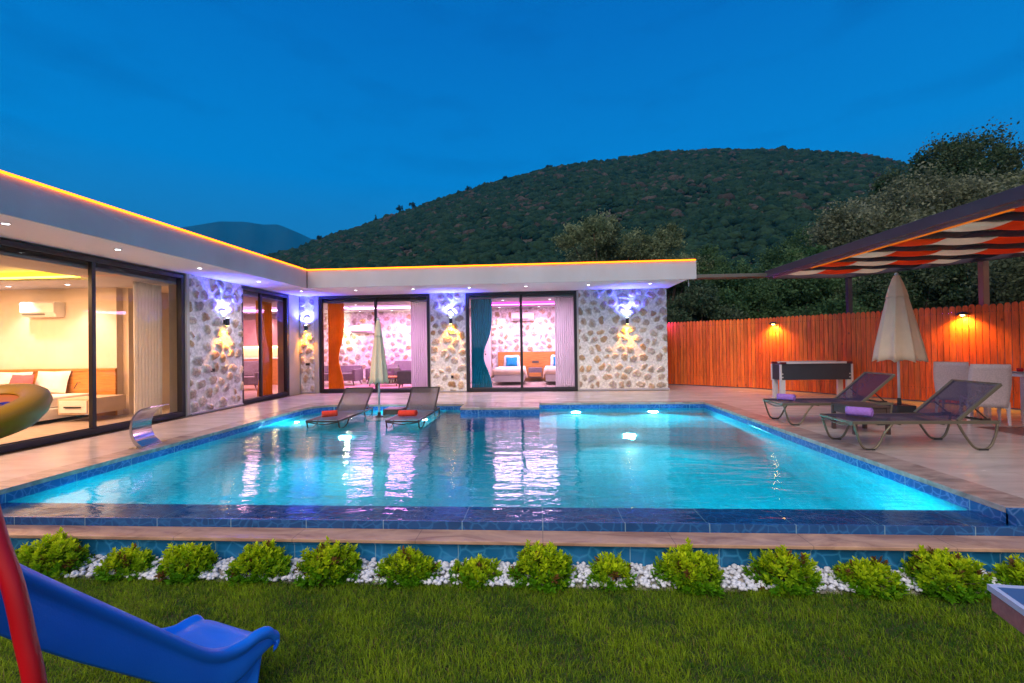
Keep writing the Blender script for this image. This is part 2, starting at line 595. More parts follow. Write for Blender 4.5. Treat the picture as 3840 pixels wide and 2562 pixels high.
def water_mat():
    mt = bpy.data.materials.new('pool_water')
    mt.use_nodes = True
    T = NT(mt.node_tree)
    T.n.remove(T.n['Principled BSDF'])
    tcn = T.add('ShaderNodeTexCoord')
    mp1 = T.add('ShaderNodeMapping')
    mp1.inputs['Scale'].default_value = (0.7, 2.0, 1.0)
    mp1.inputs['Rotation'].default_value = (0, 0, 0.12)
    T.link(tcn.outputs['Object'], mp1.inputs[0])
    n1 = T.add('ShaderNodeTexNoise', i_Scale=2.4, i_Detail=2.0, i_Roughness=0.45, i_Distortion=0.4)
    T.link(mp1.outputs[0], n1.inputs['Vector'])
    n2 = T.add('ShaderNodeTexNoise', i_Scale=8.0, i_Detail=3.0, i_Roughness=0.55)
    T.link(mp1.outputs[0], n2.inputs['Vector'])
    h = T.math('MULTIPLY_ADD', n2.outputs[0], 0.30)
    T.link(n1.outputs[0], h.node.inputs[2])
    b = T.add('ShaderNodeBump', i_Strength=1.0, i_Distance=0.0105)
    T.link(h, b.inputs['Height'])
    g = T.add('ShaderNodeBsdfGlass', i_IOR=1.33, i_Roughness=0.0)
    g.inputs[0].default_value = (0.80, 0.97, 1.0, 1)
    T.link(b.outputs[0], g.inputs['Normal'])
    T.link(g.outputs[0], T.n['Material Output'].inputs[0])
    return mt


def glass_mat():
    mt = bpy.data.materials.new('window_glass')
    mt.use_nodes = True
    T = NT(mt.node_tree)
    T.n.remove(T.n['Principled BSDF'])
    tr = T.add('ShaderNodeBsdfTransparent')
    tr.inputs[0].default_value = (0.95, 0.96, 0.97, 1)
    gl = T.add('ShaderNodeBsdfGlossy', i_Roughness=0.0)
    fr = T.add('ShaderNodeFresnel', i_IOR=1.5)
    mx = T.add('ShaderNodeMixShader')
    T.link(fr.outputs[0], mx.inputs[0])
    T.link(tr.outputs[0], mx.inputs[1])
    T.link(gl.outputs[0], mx.inputs[2])
    T.link(mx.outputs[0], T.n['Material Output'].inputs[0])
    return mt


M['water'] = water_mat()
M['glass'] = glass_mat()


for key in ('sheer', 'orangeC', 'tealC', 'creamcloth', 'redcloth', 'canvas', 'leaf', 'grass'):
    T = NT(M[key].node_tree)
    p = T.n['Principled BSDF']
    tl = T.add('ShaderNodeBsdfTranslucent')
    src = p.inputs['Base Color'].links
    if src:
        T.link(src[0].from_socket, tl.inputs[0])
    else:
        tl.inputs[0].default_value = p.inputs['Base Color'].default_value
    mx = T.add('ShaderNodeMixShader')
    mx.inputs[0].default_value = 0.2 if key == 'canvas' else (0.4 if key in ('leaf', 'grass') else 0.5)
    outs = [l.to_socket for l in p.outputs[0].links]
    T.link(p.outputs[0], mx.inputs[1])
    T.link(tl.outputs[0], mx.inputs[2])
    for o_ in outs:
        T.link(mx.outputs[0], o_)


# ------------------------------------------------------------------ lamps
def aim(o, loc, target):
    o.location = loc
    d = Vector(target) - Vector(loc)
    o.rotation_euler = d.to_track_quat('-Z', 'Y').to_euler()


def spot(name, loc, target, e, col, ang=80, blend=0.6, r=0.03):
    d = bpy.data.lights.new(name, 'SPOT')
    d.energy = e
    d.color = col
    d.spot_size = math.radians(ang)
    d.spot_blend = blend
    d.shadow_soft_size = r
    o = bpy.data.objects.new(name, d)
    COL.objects.link(o)
    aim(o, loc, target)
    return o


def point(name, loc, e, col, r=0.1):
    d = bpy.data.lights.new(name, 'POINT')
    d.energy = e
    d.color = col
    d.shadow_soft_size = r
    o = bpy.data.objects.new(name, d)
    COL.objects.link(o)
    o.location = loc
    return o


def area(name, loc, target, e, col, sx, sy):
    d = bpy.data.lights.new(name, 'AREA')
    d.shape = 'RECTANGLE'
    d.size = sx
    d.size_y = sy
    d.energy = e
    d.color = col
    o = bpy.data.objects.new(name, d)
    COL.objects.link(o)
    aim(o, loc, target)
    return o


# ================================================================== SETTING
WZ = -0.11          # pool water level
PX0, PX1 = -4.72, 3.28
LZ = -0.40          # lawn soil level

# far ground: lawn side plateau, terrace side plateau (with the pool opening)
g = MB()
g.box(-400, 400, -400, 3.02, -1.0, LZ)
tag(build(g, 'lawn_ground', M['soil']), kind='structure')
g = MB()
g.box(-400, PX0 - 0.32, 3.30, 60, -2.0, -0.05).box(PX1 + 0.02, 400, 3.36, 60, -2.0, -0.05)
g.box(PX0 - 0.32, PX1 + 0.02, 9.45, 60, -2.0, -0.05)
tag(build(g, 'ground', M['earth']), kind='structure')

# terrace slab around the pool, rounded back-left pool corner and the small promontory
cor = [(PX0 + 0.52 * (1 - math.cos(a)), 8.50 + 0.52 * math.sin(a)) for a in np.linspace(0, PI / 2, 9)]
deck = MB()


def flat(pts, z, th):
    deck.prism([(x, y, z - th) for x, y in pts], (0, 0, th))


flat([(-6.28, -8), (PX0 - 0.30, -8), (PX0 - 0.30, 11.32), (-6.28, 11.32)], 0, 0.10)
flat([(PX0 - 0.30, 9.30), (9.9, 9.30), (9.9, 11.32), (PX0 - 0.30, 11.32)], 0, 0.10)
flat([(3.25, 11.32), (9.9, 11.32), (9.9, 16), (3.25, 16)], 0, 0.10)
flat([(PX1 + 0.30, 3.34), (5.88, 3.34), (5.88, 9.30), (PX1 + 0.30, 9.30)], 0, 0.10)
flat([(5.88, 6.40), (12.5, 6.40), (12.5, 9.30), (5.88, 9.30)], 0, 0.10)
tag(build(deck, 'terrace', M['deck']), kind='structure')
g = MB().prism([(5.88, 3.34, -0.1), (12.5, 3.34, -0.1), (12.5, 6.40, -0.1), (5.88, 6.40, -0.1)], (0, 0, 0.096))
tag(build(g, 'brown_paving', M['deckbrown']), kind='structure')
# drainage channel before the left and back facades
g = MB().box(-6.30, -6.283, -8, 11.34, -0.06, 0.004)
tag(build(g, 'drain_slot', M['black']), kind='structure')

# marble pool edge
cop = MB()


def slab(pts, z=0.004, th=0.045):
    cop.prism([(x, y, z - th) for x, y in pts], (0, 0, th))


slab([(PX0 - 0.30, 3.0), (PX0, 3.0), (PX0, 8.50), (PX0 - 0.30, 8.50)])
slab([(PX0 - 0.30, 8.50)] + [(x, y) for x, y in cor] + [(cor[-1][0], 9.30), (PX0 - 0.30, 9.30)])
slab([(cor[-1][0], 9.02), (-1.56, 9.02), (-1.56, 9.30), (cor[-1][0], 9.30)])
slab([(-1.56, 8.47), (-0.02, 8.47), (-0.02, 9.30), (-1.56, 9.30)])
slab([(-0.02, 9.09), (PX1, 9.09), (PX1, 9.30), (-0.02, 9.30)])
slab([(PX1, 3.34), (PX1 + 0.30, 3.34), (PX1 + 0.30, 9.30), (PX1, 9.30)])
slab([(PX1 + 0.30, 3.34), (9.9, 3.34), (9.9, 3.5), (PX1 + 0.30, 3.5)], 0.006)
tag(build(cop, 'pool_edge_paving', M['copingS'], bevel=0.004), kind='structure')

# pool basin: walls, floor, shelves
bs = MB()


def wall_line(pts, z0, z1, flip=False):
    rows = [[(x, y, z0) for x, y in pts], [(x, y, z1) for x, y in pts]]
    bs.grid(rows)


FZ = -1.70
wall_line([(PX0, 3.27), (PX0, 8.50)] + cor + [(-1.555, 9.02)], FZ, -0.04)
wall_line([(-1.555, 9.02), (-1.555, 8.475)], FZ, -0.04)
wall_line([(-1.555, 8.475), (-0.025, 8.475)], FZ, -0.04)
wall_line([(-0.025, 8.475), (-0.025, 9.085)], FZ, -0.04)
wall_line([(-0.025, 9.085), (PX1, 9.085)], FZ, -0.04)
wall_line([(PX1, 9.085), (PX1, 3.27)], FZ, -0.04)
o = tag(build(bs, 'pool_wall', M['tile']), kind='structure')
bs = MB()
bs.grid([[(PX0, 3.27, FZ), (PX1, 3.27, FZ)], [(PX0, 9.1, FZ), (PX1, 9.1, FZ)]])
tag(build(bs, 'pool_floor', M['tileP']), kind='structure')
bs = MB()
bs.box(PX0 + 0.003, -1.95, 6.95, 9.3, FZ, -0.31)
bs.box(-0.02, PX1 - 0.003, 7.60, 9.3, FZ, -0.75)
tag(build(bs, 'pool_shelf', M['tileP']), kind='structure')
# lining strips of brighter tile under water on the walls
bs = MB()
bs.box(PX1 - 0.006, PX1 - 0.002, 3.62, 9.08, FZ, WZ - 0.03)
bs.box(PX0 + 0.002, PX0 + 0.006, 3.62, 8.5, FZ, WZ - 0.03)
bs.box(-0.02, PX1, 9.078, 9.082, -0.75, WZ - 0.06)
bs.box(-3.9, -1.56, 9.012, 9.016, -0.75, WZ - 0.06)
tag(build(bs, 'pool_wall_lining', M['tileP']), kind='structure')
# infinity edge: wide ledge just under water, then its outer face
bs = MB()
bs.box(-9.5, 9.5, 3.285, 3.60, FZ, WZ - 0.035)
bs.box(-9.5, 9.5, 3.262, 3.285, -0.5, WZ + 0.001)
tag(build(bs, 'infinity_edge_wall', tile_mat('edge_tile', (0.010, 0.10, 0.33), (0.02, 0.15, 0.42), scale=12.0, rough=0.2)), kind='structure')
g = MB()
g.prism([(-9.5, 3.085, -0.168 - 0.024), (9.5, 3.045, -0.168 - 0.024), (9.5, 3.26, -0.168 - 0.024), (-9.5, 3.26, -0.168 - 0.024)], (0, 0, 0.024))
tag(build(g, 'front_coping', M['coping'], bevel=0.004), kind='structure')
g = MB().box(-9.5, 9.5, 3.10, 3.261, -0.9, -0.1925)
g.box(-9.5, 9.5, 3.092, 3.10, -0.215, -0.1925)
tag(build(g, 'planter_wall', M['tileD']), kind='structure')
# side face of the terrace at the right of the pool
g = MB().box(PX1, 9.5, 3.325, 3.34, -0.4, -0.002)
tag(build(g, 'terrace_side_wall', M['tile']), kind='structure')
# water
wv = MB()
n = 40
wv.grid([[(PX0 + 0.001 + (PX1 - PX0 - 0.002) * i / n, y, WZ) for i in range(n + 1)] for y in np.linspace(3.286, 9.10, 30)])
tag(build(wv, 'pool_water', M['water']), kind='structure')
wv = MB().box(-9.5, PX0 - 0.31, 3.286, 3.6, WZ - 0.02, WZ).box(PX1 + 0.002, 9.5, 3.286, 3.324, WZ - 0.02, WZ)

# pool lamps
pl_rows = [((0.72, 9.07, -0.55), (0.72, 7.6, -0.9), 130), ((2.27, 9.07, -0.55), (2.27, 7.6, -0.9), 130), ((1.50, 7.585, -1.25), (1.5, 3, -1.45), 72),
           ((-3.15, 6.935, -0.75), (-3.1, 3, -1.2), 50)]
PLN = ['round pool lamp glowing on back wall nearer the promontory', 'round pool lamp glowing on back wall nearer the right corner',
       'round pool lamp glowing low on the deep bench riser', 'round pool lamp glowing below the lounger shelf']
pl0 = None
M['plE'] = emitter('pool_lens', (0.75, 1.0, 1.0), 40.0)
for i, (a, b, e) in enumerate(pl_rows):
    if pl0 is None:
        pl0 = empty('pool_lamp', a, label=PLN[0], cat='pool lamp', group='underwater lamps in the pool')
        mb = MB().lathe([(0.125, 0), (0.125, 0.012), (0.10, 0.018), (0.10, 0.010)], n=24)
        mb.v = [(x, -z, y) for x, y, z in mb.v]
        build(mb, 'trim_ring', M['white'], pl0, smooth=True)
        mb = MB().lathe([(0.0, 0.012), (0.099, 0.011)], n=24)
        mb.v = [(x, -z, y) for x, y, z in mb.v]
        build(mb, 'lens', M['plE'], pl0)
    else:
        dup(pl0, loc=a, label=PLN[i])
    a2 = (a[0], a[1] - 0.05, a[2])
    spot('pool_beam', a2, b, e, (0.06, 0.86, 0.95), ang=150, blend=0.5, r=0.06)
# assumed lamps under the near edge, facing back, that light shelf, right wall and floor
for x, e, tx, ty in ((2.2, 80, 3.3, 5.2), (-0.6, 13, -0.6, 6), (-3.6, 50, -4.6, 6)):
    spot('pool_beam', (x, 3.68, -0.75), (tx, ty, -1.2), e, (0.06, 0.86, 0.95), ang=150, blend=0.6, r=0.06)
point('added_shelf_glow', (-4.4, 7.7, -0.22), 16, (0.55, 0.95, 1.0), 0.04)  # unseen point lights added to brighten the shelf under the loungers
point('added_shelf_glow', (-2.1, 7.9, -0.22), 16, (0.55, 0.95, 1.0), 0.04)
point('added_shelf_glow', (-3.1, 8.9, -0.22), 12, (0.55, 0.95, 1.0), 0.04)


# ================================================================== HILL AND MOUNTAIN
def interp(az, tab):
    return np.interp(az, [t[0] for t in tab], [t[1] for t in tab])


HT = [(-75, 6), (-50, 7), (-38, 8.5), (-31.8, 10.7), (-28.6, 11.9), (-25.7, 13.4), (-21.2, 15.0), (-18.6, 16.1), (-15.9, 17.0), (-13.2, 18.1), (-9.2, 19.4),
      (-4.7, 20.5), (1, 21.6), (6.6, 22.3), (14.7, 22.3), (22, 21.6), (28.6, 20.3), (34.3, 18.5), (39.2, 16.0), (48, 13), (60, 9), (80, 6)]
R0, R1 = 45.0, 270.0


def hill_z(az, r):
    H = np.tan(np.radians(interp(az, HT))) * R1
    t = np.clip((r - R0) / (R1 - R0), 0, 1.6)
    s = np.where(t <= 1, t ** 1.08, 1 - (t - 1) ** 1.3 * 0.6)
    und = 2.0 * np.sin(az * 0.35 + r * 0.03) * t * np.clip(1.2 - t, 0, 1) + 1.5 * np.sin(az * 0.9 - r * 0.045) * t * np.clip(1.1 - t, 0, 1)
    return H * s + und - 1.0 + 1.2 * t


azs = np.arange(-76, 81, 0.8)
rs = np.concatenate([np.linspace(R0, R1, 60), np.linspace(R1 + 6, R1 * 1.5, 10)])
AZ, RR = np.meshgrid(azs, rs)
X = RR * np.sin(np.radians(AZ))
Y = RR * np.cos(np.radians(AZ))
Z = hill_z(AZ, RR)
V = np.stack([X.ravel(), Y.ravel(), Z.ravel()], 1)
nc, nr = len(azs), len(rs)
idx = np.arange(nc * nr).reshape(nr, nc)
F = np.stack([idx[:-1, :-1].ravel(), idx[:-1, 1:].ravel(), idx[1:, 1:].ravel(), idx[1:, :-1].ravel()], 1)
tag(np_mesh('hill', V, F, M['hill'], smooth=True), kind='structure')


def ico(sub):
    import bmesh
    bm = bmesh.new()
    bmesh.ops.create_icosphere(bm, subdivisions=sub, radius=1)
    v = np.array([x.co[:] for x in bm.verts])
    f = np.array([[w.index for w in x.verts] for x in bm.faces])
    bm.free()
    return v, f


def scatter_blobs(P, S, cols, sub=2, rough=0.3, squash=0.8):
    bv, bf_ = ico(sub)
    n, k = len(P), len(bv)
    # a few distorted variants
    vars_ = []
    for q in range(12):
        d = 1 + rough * RNG.standard_normal(k)
        vars_.append(bv * d[:, None])
    vars_ = np.array(vars_)
    vi = RNG.integers(0, 12, n)
    ang = RNG.uniform(0, 2 * PI, n)
    B = vars_[vi]
    c, s = np.cos(ang)[:, None], np.sin(ang)[:, None]
    x = B[:, :, 0] * c - B[:, :, 1] * s
    y = B[:, :, 0] * s + B[:, :, 1] * c
    z = B[:, :, 2] * squash
    V = np.stack([x, y, z], 2) * S[:, None, None] + P[:, None, :]
    F = (bf_[None] + (np.arange(n) * k)[:, None, None]).reshape(-1, 3)
    C = np.repeat(cols, k, 0)
    return V.reshape(-1, 3), F, C


NS = 42000
az = RNG.uniform(-42, 52, NS)
r = np.sqrt(RNG.uniform(R0 ** 2 * 1.5, (R1 * 1.02) ** 2, NS))
dens = np.sin(az * 0.5 + r * 0.05) + np.sin(az * 0.21 - r * 0.09 + 2) + 0.8 * RNG.standard_normal(NS)
keep = dens > -1.3
az, r = az[keep], r[keep]
S = RNG.uniform(0.5, 1.9, len(az)) * (0.7 + 0.3 * r / R1)
big = RNG.random(len(az)) < 0.08
S[big] *= 1.4
P = np.stack([r * np.sin(np.radians(az)), r * np.cos(np.radians(az)), hill_z(az, r) + S * 0.35], 1)
cA, cB, cC = np.array([0.006, 0.028, 0.020]), np.array([0.022, 0.054, 0.030]), np.array([0.066, 0.062, 0.058])
t = RNG.random((len(az), 1))
cols = cA * (1 - t) + cB * t
pale = ((RNG.random(len(az)) < 0.10) & (r > 120))[:, None]
cols = np.where(pale, cC * RNG.uniform(0.6, 1.1, (len(az), 1)), cols)
V, F, C = scatter_blobs(P, S, cols, rough=0.2)
tag(np_mesh('hillside_scrub', V, F, M['scrub'], cols=C), 'dark green scrub covering the hillside behind the villa', 'scrub', kind='stuff')

# far mountain
MTN = [(-70, 8), (-52, 9.5), (-44, 11.5), (-39.9, 12.8), (-37.2, 13.7), (-34.8, 14.0), (-33, 13.9), (-31.4, 14.1), (-29.1, 13.3), (-27.7, 12.7), (-26.3, 13.1),
       (-24, 13.0), (-18, 11), (-10, 9), (0, 7), (20, 5)]
azs = np.arange(-70, 20, 0.7)
rows = []
for rr, k in ((1100, 0.0), (1500, 0.45), (1900, 0.8), (2200, 1.0), (2600, 0.8)):
    h = np.tan(np.radians(interp(azs, MTN))) * 2200 * k
    if 0 < k < 1:
        h = h * (1 + 0.08 * np.sin(azs * 1.7 + rr))
    rows.append([(rr * math.sin(math.radians(a)), rr * math.cos(math.radians(a)), hh) for a, hh in zip(azs, h)])
tag(build(MB().grid(rows), 'far_mountain', M['farm'], smooth=True), kind='structure')


# ================================================================== FOLIAGE
def leaf_cloud(cents, rads, n, size, colA, colB, clump=0.35, aspect=2.2, shell=0.55, bend=0.0, flat_=0.9):
    """n leaf quads in clumps around blobs"""
    cents, rads = np.array(cents, float), np.array(rads, float)
    if rads.ndim == 1:
        rads = np.stack([rads, rads, rads * flat_], 1)
    w = rads.prod(1) ** (2 / 3)
    nclump = max(8, n // 60)
    bi = RNG.choice(len(cents), nclump, p=w / w.sum())
    d = RNG.standard_normal((nclump, 3))
    d /= np.linalg.norm(d, axis=1)[:, None]
    rr = RNG.uniform(shell ** 2, 1, nclump) ** 0.5
    cc = cents[bi] + d * rads[bi] * rr[:, None]
    ct = RNG.random(nclump)
    li = RNG.integers(0, nclump, n)
    cs = rads[bi].mean(1) * clump * RNG.uniform(0.6, 1.3, nclump)
    P = cc[li] + RNG.standard_normal((n, 3)) * cs[li][:, None] * 0.42
    u = RNG.standard_normal((n, 3))
    u /= np.linalg.norm(u, axis=1)[:, None]
    q = RNG.standard_normal((n, 3))
    v = np.cross(u, q)
    v /= np.linalg.norm(v, axis=1)[:, None]
    L = size * RNG.uniform(0.6, 1.3, n)[:, None]
    Wd = L / aspect
    V = np.stack([P - u * L / 2, P + v * Wd / 2, P + u * L / 2, P - v * Wd / 2], 1).reshape(-1, 3)
    F = np.arange(4 * n).reshape(n, 4)
    t = np.clip(ct[li] * 0.9 + RNG.normal(0, 0.10, n), 0, 1)[:, None]
    C = np.array(colA) * (1 - t) + np.array(colB) * t
    return V, F, np.repeat(C, 4, 0)


def tree(loc, h, spread, n, size, colA, colB, label, seed, trunk_r=0.12, low=0.35, nb=9, group='trees behind the villa and fence', bare=False):
    rnd = random.Random(seed)
    root = empty('tree', loc, label=label, cat='tree', group=group)
    blobs, rads = [], []
    tr = MB()
    th = h * low
    tr.tube([(0, 0, -0.1), (0.05, 0.03, th * 0.5), (0.0, 0.08, th)], [trunk_r * 1.25, trunk_r, trunk_r * 0.8], n=8)
    for i in range(nb):
        a = 2 * PI * i / nb * 1.618 + rnd.uniform(-0.4, 0.4)
        k = rnd.uniform(0.25, 0.85) * spread
        z = rnd.uniform(low + 0.12, 0.84) * h
        rr = rnd.uniform(0.30, 0.46) * spread * (1.05 - 0.35 * abs(z / h - 0.6))
        c = (k * math.cos(a), k * math.sin(a), z)
        blobs.append(c)
        rads.append(rr)
        tr.tube([(0, 0.06, th * 0.9), (c[0] * 0.4, c[1] * 0.4, th + (z - th) * 0.5), (c[0] * 0.9, c[1] * 0.9, z)], [trunk_r * 0.5, trunk_r * 0.3, trunk_r * 0.1], n=6)
    blobs.append((0, 0, h * 0.86))
    rads.append(spread * 0.36)
    build(tr, 'trunk', M['bark'], root, smooth=True)
    V, F, C = leaf_cloud(blobs, rads, int(n * 3.2), size * 0.95, (colA[0] * 2.2, colA[1] * 2.9, colA[2] * 2.2), (colB[0] * 2.3, colB[1] * 2.7, colB[2] * 2.4), clump=0.42, aspect=1.9)
    np_mesh('crown', V, F, M['leaf'], root, cols=C)
    return root


OL_A, OL_B = (0.035, 0.045, 0.028), (0.12, 0.13, 0.085)
DK_A, DK_B = (0.012, 0.028, 0.014), (0.045, 0.075, 0.035)
DB_A, DB_B = (0.016, 0.030, 0.022), (0.050, 0.060, 0.040)
tree((2.45, 17.0, -0.05), 6.5, 1.75, 12000, 0.11, OL_A, OL_B, 'grey green olive tree rising above villa roof, taller and rounder', 1, nb=11)
tree((5.0, 17.2, -0.05), 6.1, 1.55, 10000, 0.11, OL_A, OL_B, 'grey green olive tree rising above the roof end beside the taller one', 2, nb=9)
tree((6.7, 15.6, -0.05), 4.1, 1.5, 8000, 0.11, DK_A, DK_B, 'low green tree just right of the villa roof end, above fence', 3, low=0.15, nb=10)
tree((13.6, 16.6, -0.05), 7.2, 3.0, 30000, 0.13, (0.035, 0.038, 0.026), (0.13, 0.125, 0.095), 'large grey leaved olive tree above the awning', 4, trunk_r=0.2, low=0.22, nb=16)
tree((16.2, 18.6, -0.05), 9.6, 2.6, 22000, 0.13, DK_A, DB_B, 'tallest dark tree with sky gaps at the right, behind olive', 5, trunk_r=0.2, low=0.45, nb=12)
tree((18.6, 16.6, -0.05), 8.1, 2.3, 16000, 0.13, (0.03, 0.04, 0.02), (0.11, 0.11, 0.07), 'olive tree cut by the right edge of the picture', 6, trunk_r=0.18, low=0.3, nb=11)
tree((5.2, 14.6, -0.05), 3.3, 1.3, 9000, 0.10, DB_A, DB_B, 'dark bushy tree behind fence next to the villa corner', 7, low=0.05, nb=12)
tree((8.1, 14.4, -0.05), 3.6, 1.8, 14000, 0.11, DK_A, DK_B, 'dark bushy tree behind fence under the thin steel beam', 8, low=0.05, nb=13)
tree((9.6, 16.4, -0.05), 4.7, 1.9, 13000, 0.11, (0.02, 0.045, 0.02), (0.07, 0.10, 0.05), 'light green tree behind the thin pergola post', 9, low=0.1, nb=12)
tree((10.9, 13.6, -0.05), 3.9, 1.9, 15000, 0.10, DK_A, DB_B, 'dark tree behind fence left of the closed parasol', 10, low=0.05, nb=13)
tree((12.9, 12.2, -0.05), 4.2, 1.9, 15000, 0.10, (0.02, 0.025, 0.016), (0.08, 0.085, 0.055), 'dark olive tree behind fence beside the wooden pergola post', 11, low=0.15, nb=12)
tree((14.2, 10.0, -0.05), 4.3, 1.9, 12000, 0.10, (0.02, 0.022, 0.016), (0.07, 0.07, 0.05), 'dark tree behind fence at far right under the awning', 12, low=0.2, nb=11)
tree((7.0, 19.0, -0.05), 5.3, 2.0, 12000, 0.12, DK_A, DK_B, 'mid green tree far behind the villa roof end', 13, low=0.1, nb=12)
tree((11.8, 20.5, -0.05), 6.3, 2.4, 14000, 0.12, DK_A, DK_B, 'green tree between the hill and the big grey olive', 14, low=0.1, nb=12)

# small trees standing out on the ridge
pines = [(-26.9, 3.4, 'flat topped pine lowest on the hill ridge'), (-20.6, 5.0, 'slim conifer on the ridge left of the roof corner'), (-17.6, 5.4, 'dark round tree on the ridge, lower of two neighbours'),
         (-16.1, 5.2, 'umbrella shaped pine on the ridge, upper of two neighbours'), (-9.0, 3.6, 'sparse little tree alone on the ridge'), (-3.9, 3.2, 'small dark tree halfway along the ridge'),
         (1.6, 3.2, 'small round tree on the upper ridge')]
for i, (a, hh, lb) in enumerate(pines):
    rr = R1 * 0.99
    p = (rr * math.sin(math.radians(a)), rr * math.cos(math.radians(a)), float(hill_z(np.array(a), np.array(rr))) - 0.2)
    root = empty('ridge_tree', p, label=lb, cat='tree', group='small trees on the hill ridge')
    build(MB().tube([(0, 0, 0), (0.2, 0, hh * 0.5), (0.1, 0, hh * 0.8)], [0.25, 0.2, 0.1], n=6), 'trunk', M['bark'], root)
    if i == 1:
        cs = [(0, 0, hh * (0.35 + 0.13 * k)) for k in range(5)]
        rd = [(1.0 - 0.17 * k,) * 2 + (0.7,) for k in range(5)]
    else:
        cs = [(random.uniform(-1.2, 1.2), random.uniform(-1, 1), hh * random.uniform(0.6, 0.95)) for k in range(6)]
        rd = [(1.3, 1.3, 0.8)] * 6
    V, F, C = leaf_cloud(cs, rd, 1500, 0.5, DK_A, (0.03, 0.05, 0.03), clump=0.6)
    np_mesh('crown', V, F, M['leaf'], root, cols=C)


# ================================================================== VILLA
villa = empty('villa', (-6.4, 11.45, 0), label='single storey white villa with stone walls and glowing roof edge', cat='building')
VO = Vector((-6.4, 11.45, 0))


def vb(mb, name, mt, parent=None, **kw):
    mb.v = [(x - VO.x, y - VO.y, z - VO.z) for x, y, z in mb.v]
    return build(mb, name, mt, parent or villa, **kw)


def stone_wall(name, org, u, w, h, nrm, seed, parent=villa, res=0.0125, pitch=0.265, amp=0.040, tone=1.0):
    """rubble wall: rounded stones standing proud of pale mortar"""
    rg = np.random.default_rng(seed)
    u, nrm = Vector(u), Vector(nrm)
    nu, nv = max(3, int(w / res)), max(3, int(h / res))
    px, pz = pitch, pitch * 0.88
    gx, gz = int(w / px) + 3, int(h / pz) + 3
    sx = (np.arange(gx)[None, :] - 1 + rg.uniform(0.12, 0.88, (gz, gx)) + 0.5 * (np.arange(gz)[:, None] % 2)) * px
    sz = (np.arange(gz)[:, None] - 1 + rg.uniform(0.15, 0.85, (gz, gx))) * pz
    SX, SZ = sx.ravel(), sz.ravel()
    A = rg.uniform(0.8, 1.25, len(SX))
    U, Vv = np.meshgrid(np.linspace(0, w, nu), np.linspace(0, h, nv))
    uf, vf = U.ravel(), Vv.ravel()
    # low frequency warp for irregular outlines
    wu = uf + 0.012 * np.sin(vf * 19 + seed) + 0.006 * np.sin(vf * 51 + uf * 17)
    wvv = vf + 0.012 * np.sin(uf * 18 + seed * 2) + 0.006 * np.sin(uf * 47 - vf * 19)
    F1 = np.full(len(uf), 9.0)
    F2 = np.full(len(uf), 9.0)
    I1 = np.zeros(len(uf), int)
    for i in range(len(SX)):
        d = np.hypot((wu - SX[i]) / A[i], (wvv - SZ[i]) * A[i])
        m1 = d < F1
        F2 = np.where(m1, F1, np.minimum(F2, d))
        I1 = np.where(m1, i, I1)
        F1 = np.where(m1, d, F1)
    e = (F2 - F1)
    gap = rg.uniform(0.026, 0.046, len(SX))[I1]
    s = np.clip((e - gap) / 0.050, 0, 1)
    s = s * s * (3 - 2 * s)
    rad = rg.uniform(0.092, 0.126, len(SX))[I1]
    s = s * np.clip((rad - F1) / 0.022, 0, 1)
    hgt = s * amp * (1 - 0.8 * (F1 / 0.16) ** 2) * rg.uniform(0.6, 1.2, len(SX))[I1] + 0.0035 * rg.standard_normal(len(uf)) * (0.4 + s)
    edge = np.minimum(np.minimum(uf, w - uf), np.minimum(vf, h - vf))
    hgt = np.where(edge < 0.004, 0, hgt)
    base = np.array([[0.56, 0.49, 0.42], [0.56, 0.43, 0.31], [0.48, 0.43, 0.39], [0.55, 0.37, 0.22], [0.57, 0.51, 0.45], [0.52, 0.43, 0.34]])
    sc = base[rg.integers(0, 6, len(SX))] * rg.uniform(0.75, 1.15, (len(SX), 1))
    spk = rg.uniform(0.78, 1.2, (len(uf), 1))
    # ochre hearts in the middle of the stones
    heart = np.clip(1 - F1 / 0.07 + 0.35 * np.sin(uf * 61 + vf * 37) , 0, 1)[:, None] * rg.uniform(0, 1, len(SX))[I1][:, None]
    stone = sc[I1] * spk * (1 - heart * np.array([0.10, 0.32, 0.48]))
    mort = np.array([0.80, 0.78, 0.76]) * rg.uniform(0.94, 1.05, (len(uf), 1))
    C = (mort * (1 - s[:, None]) + stone * s[:, None]) * tone
    O = Vector(org)
    V = np.array(O)[None] + uf[:, None] * np.array(u)[None] + vf[:, None] * np.array((0, 0, 1.0))[None] + hgt[:, None] * np.array(nrm)[None]
    if parent is villa:
        V = V - np.array(VO)
    idx = np.arange(nu * nv).reshape(nv, nu)
    a, b, c, d = idx[:-1, :-1].ravel(), idx[:-1, 1:].ravel(), idx[1:, 1:].ravel(), idx[1:, :-1].ravel()
    nn = u.cross(Vector((0, 0, 1)))
    F = np.stack([a, b, c, d], 1) if nn.dot(nrm) > 0 else np.stack([a, d, c, b], 1)
    return np_mesh(name, V, F, M['stone'], parent, cols=C, smooth=True)


ZS = 2.60
XF = -6.42   # left facade face
YF = 11.45   # back facade face
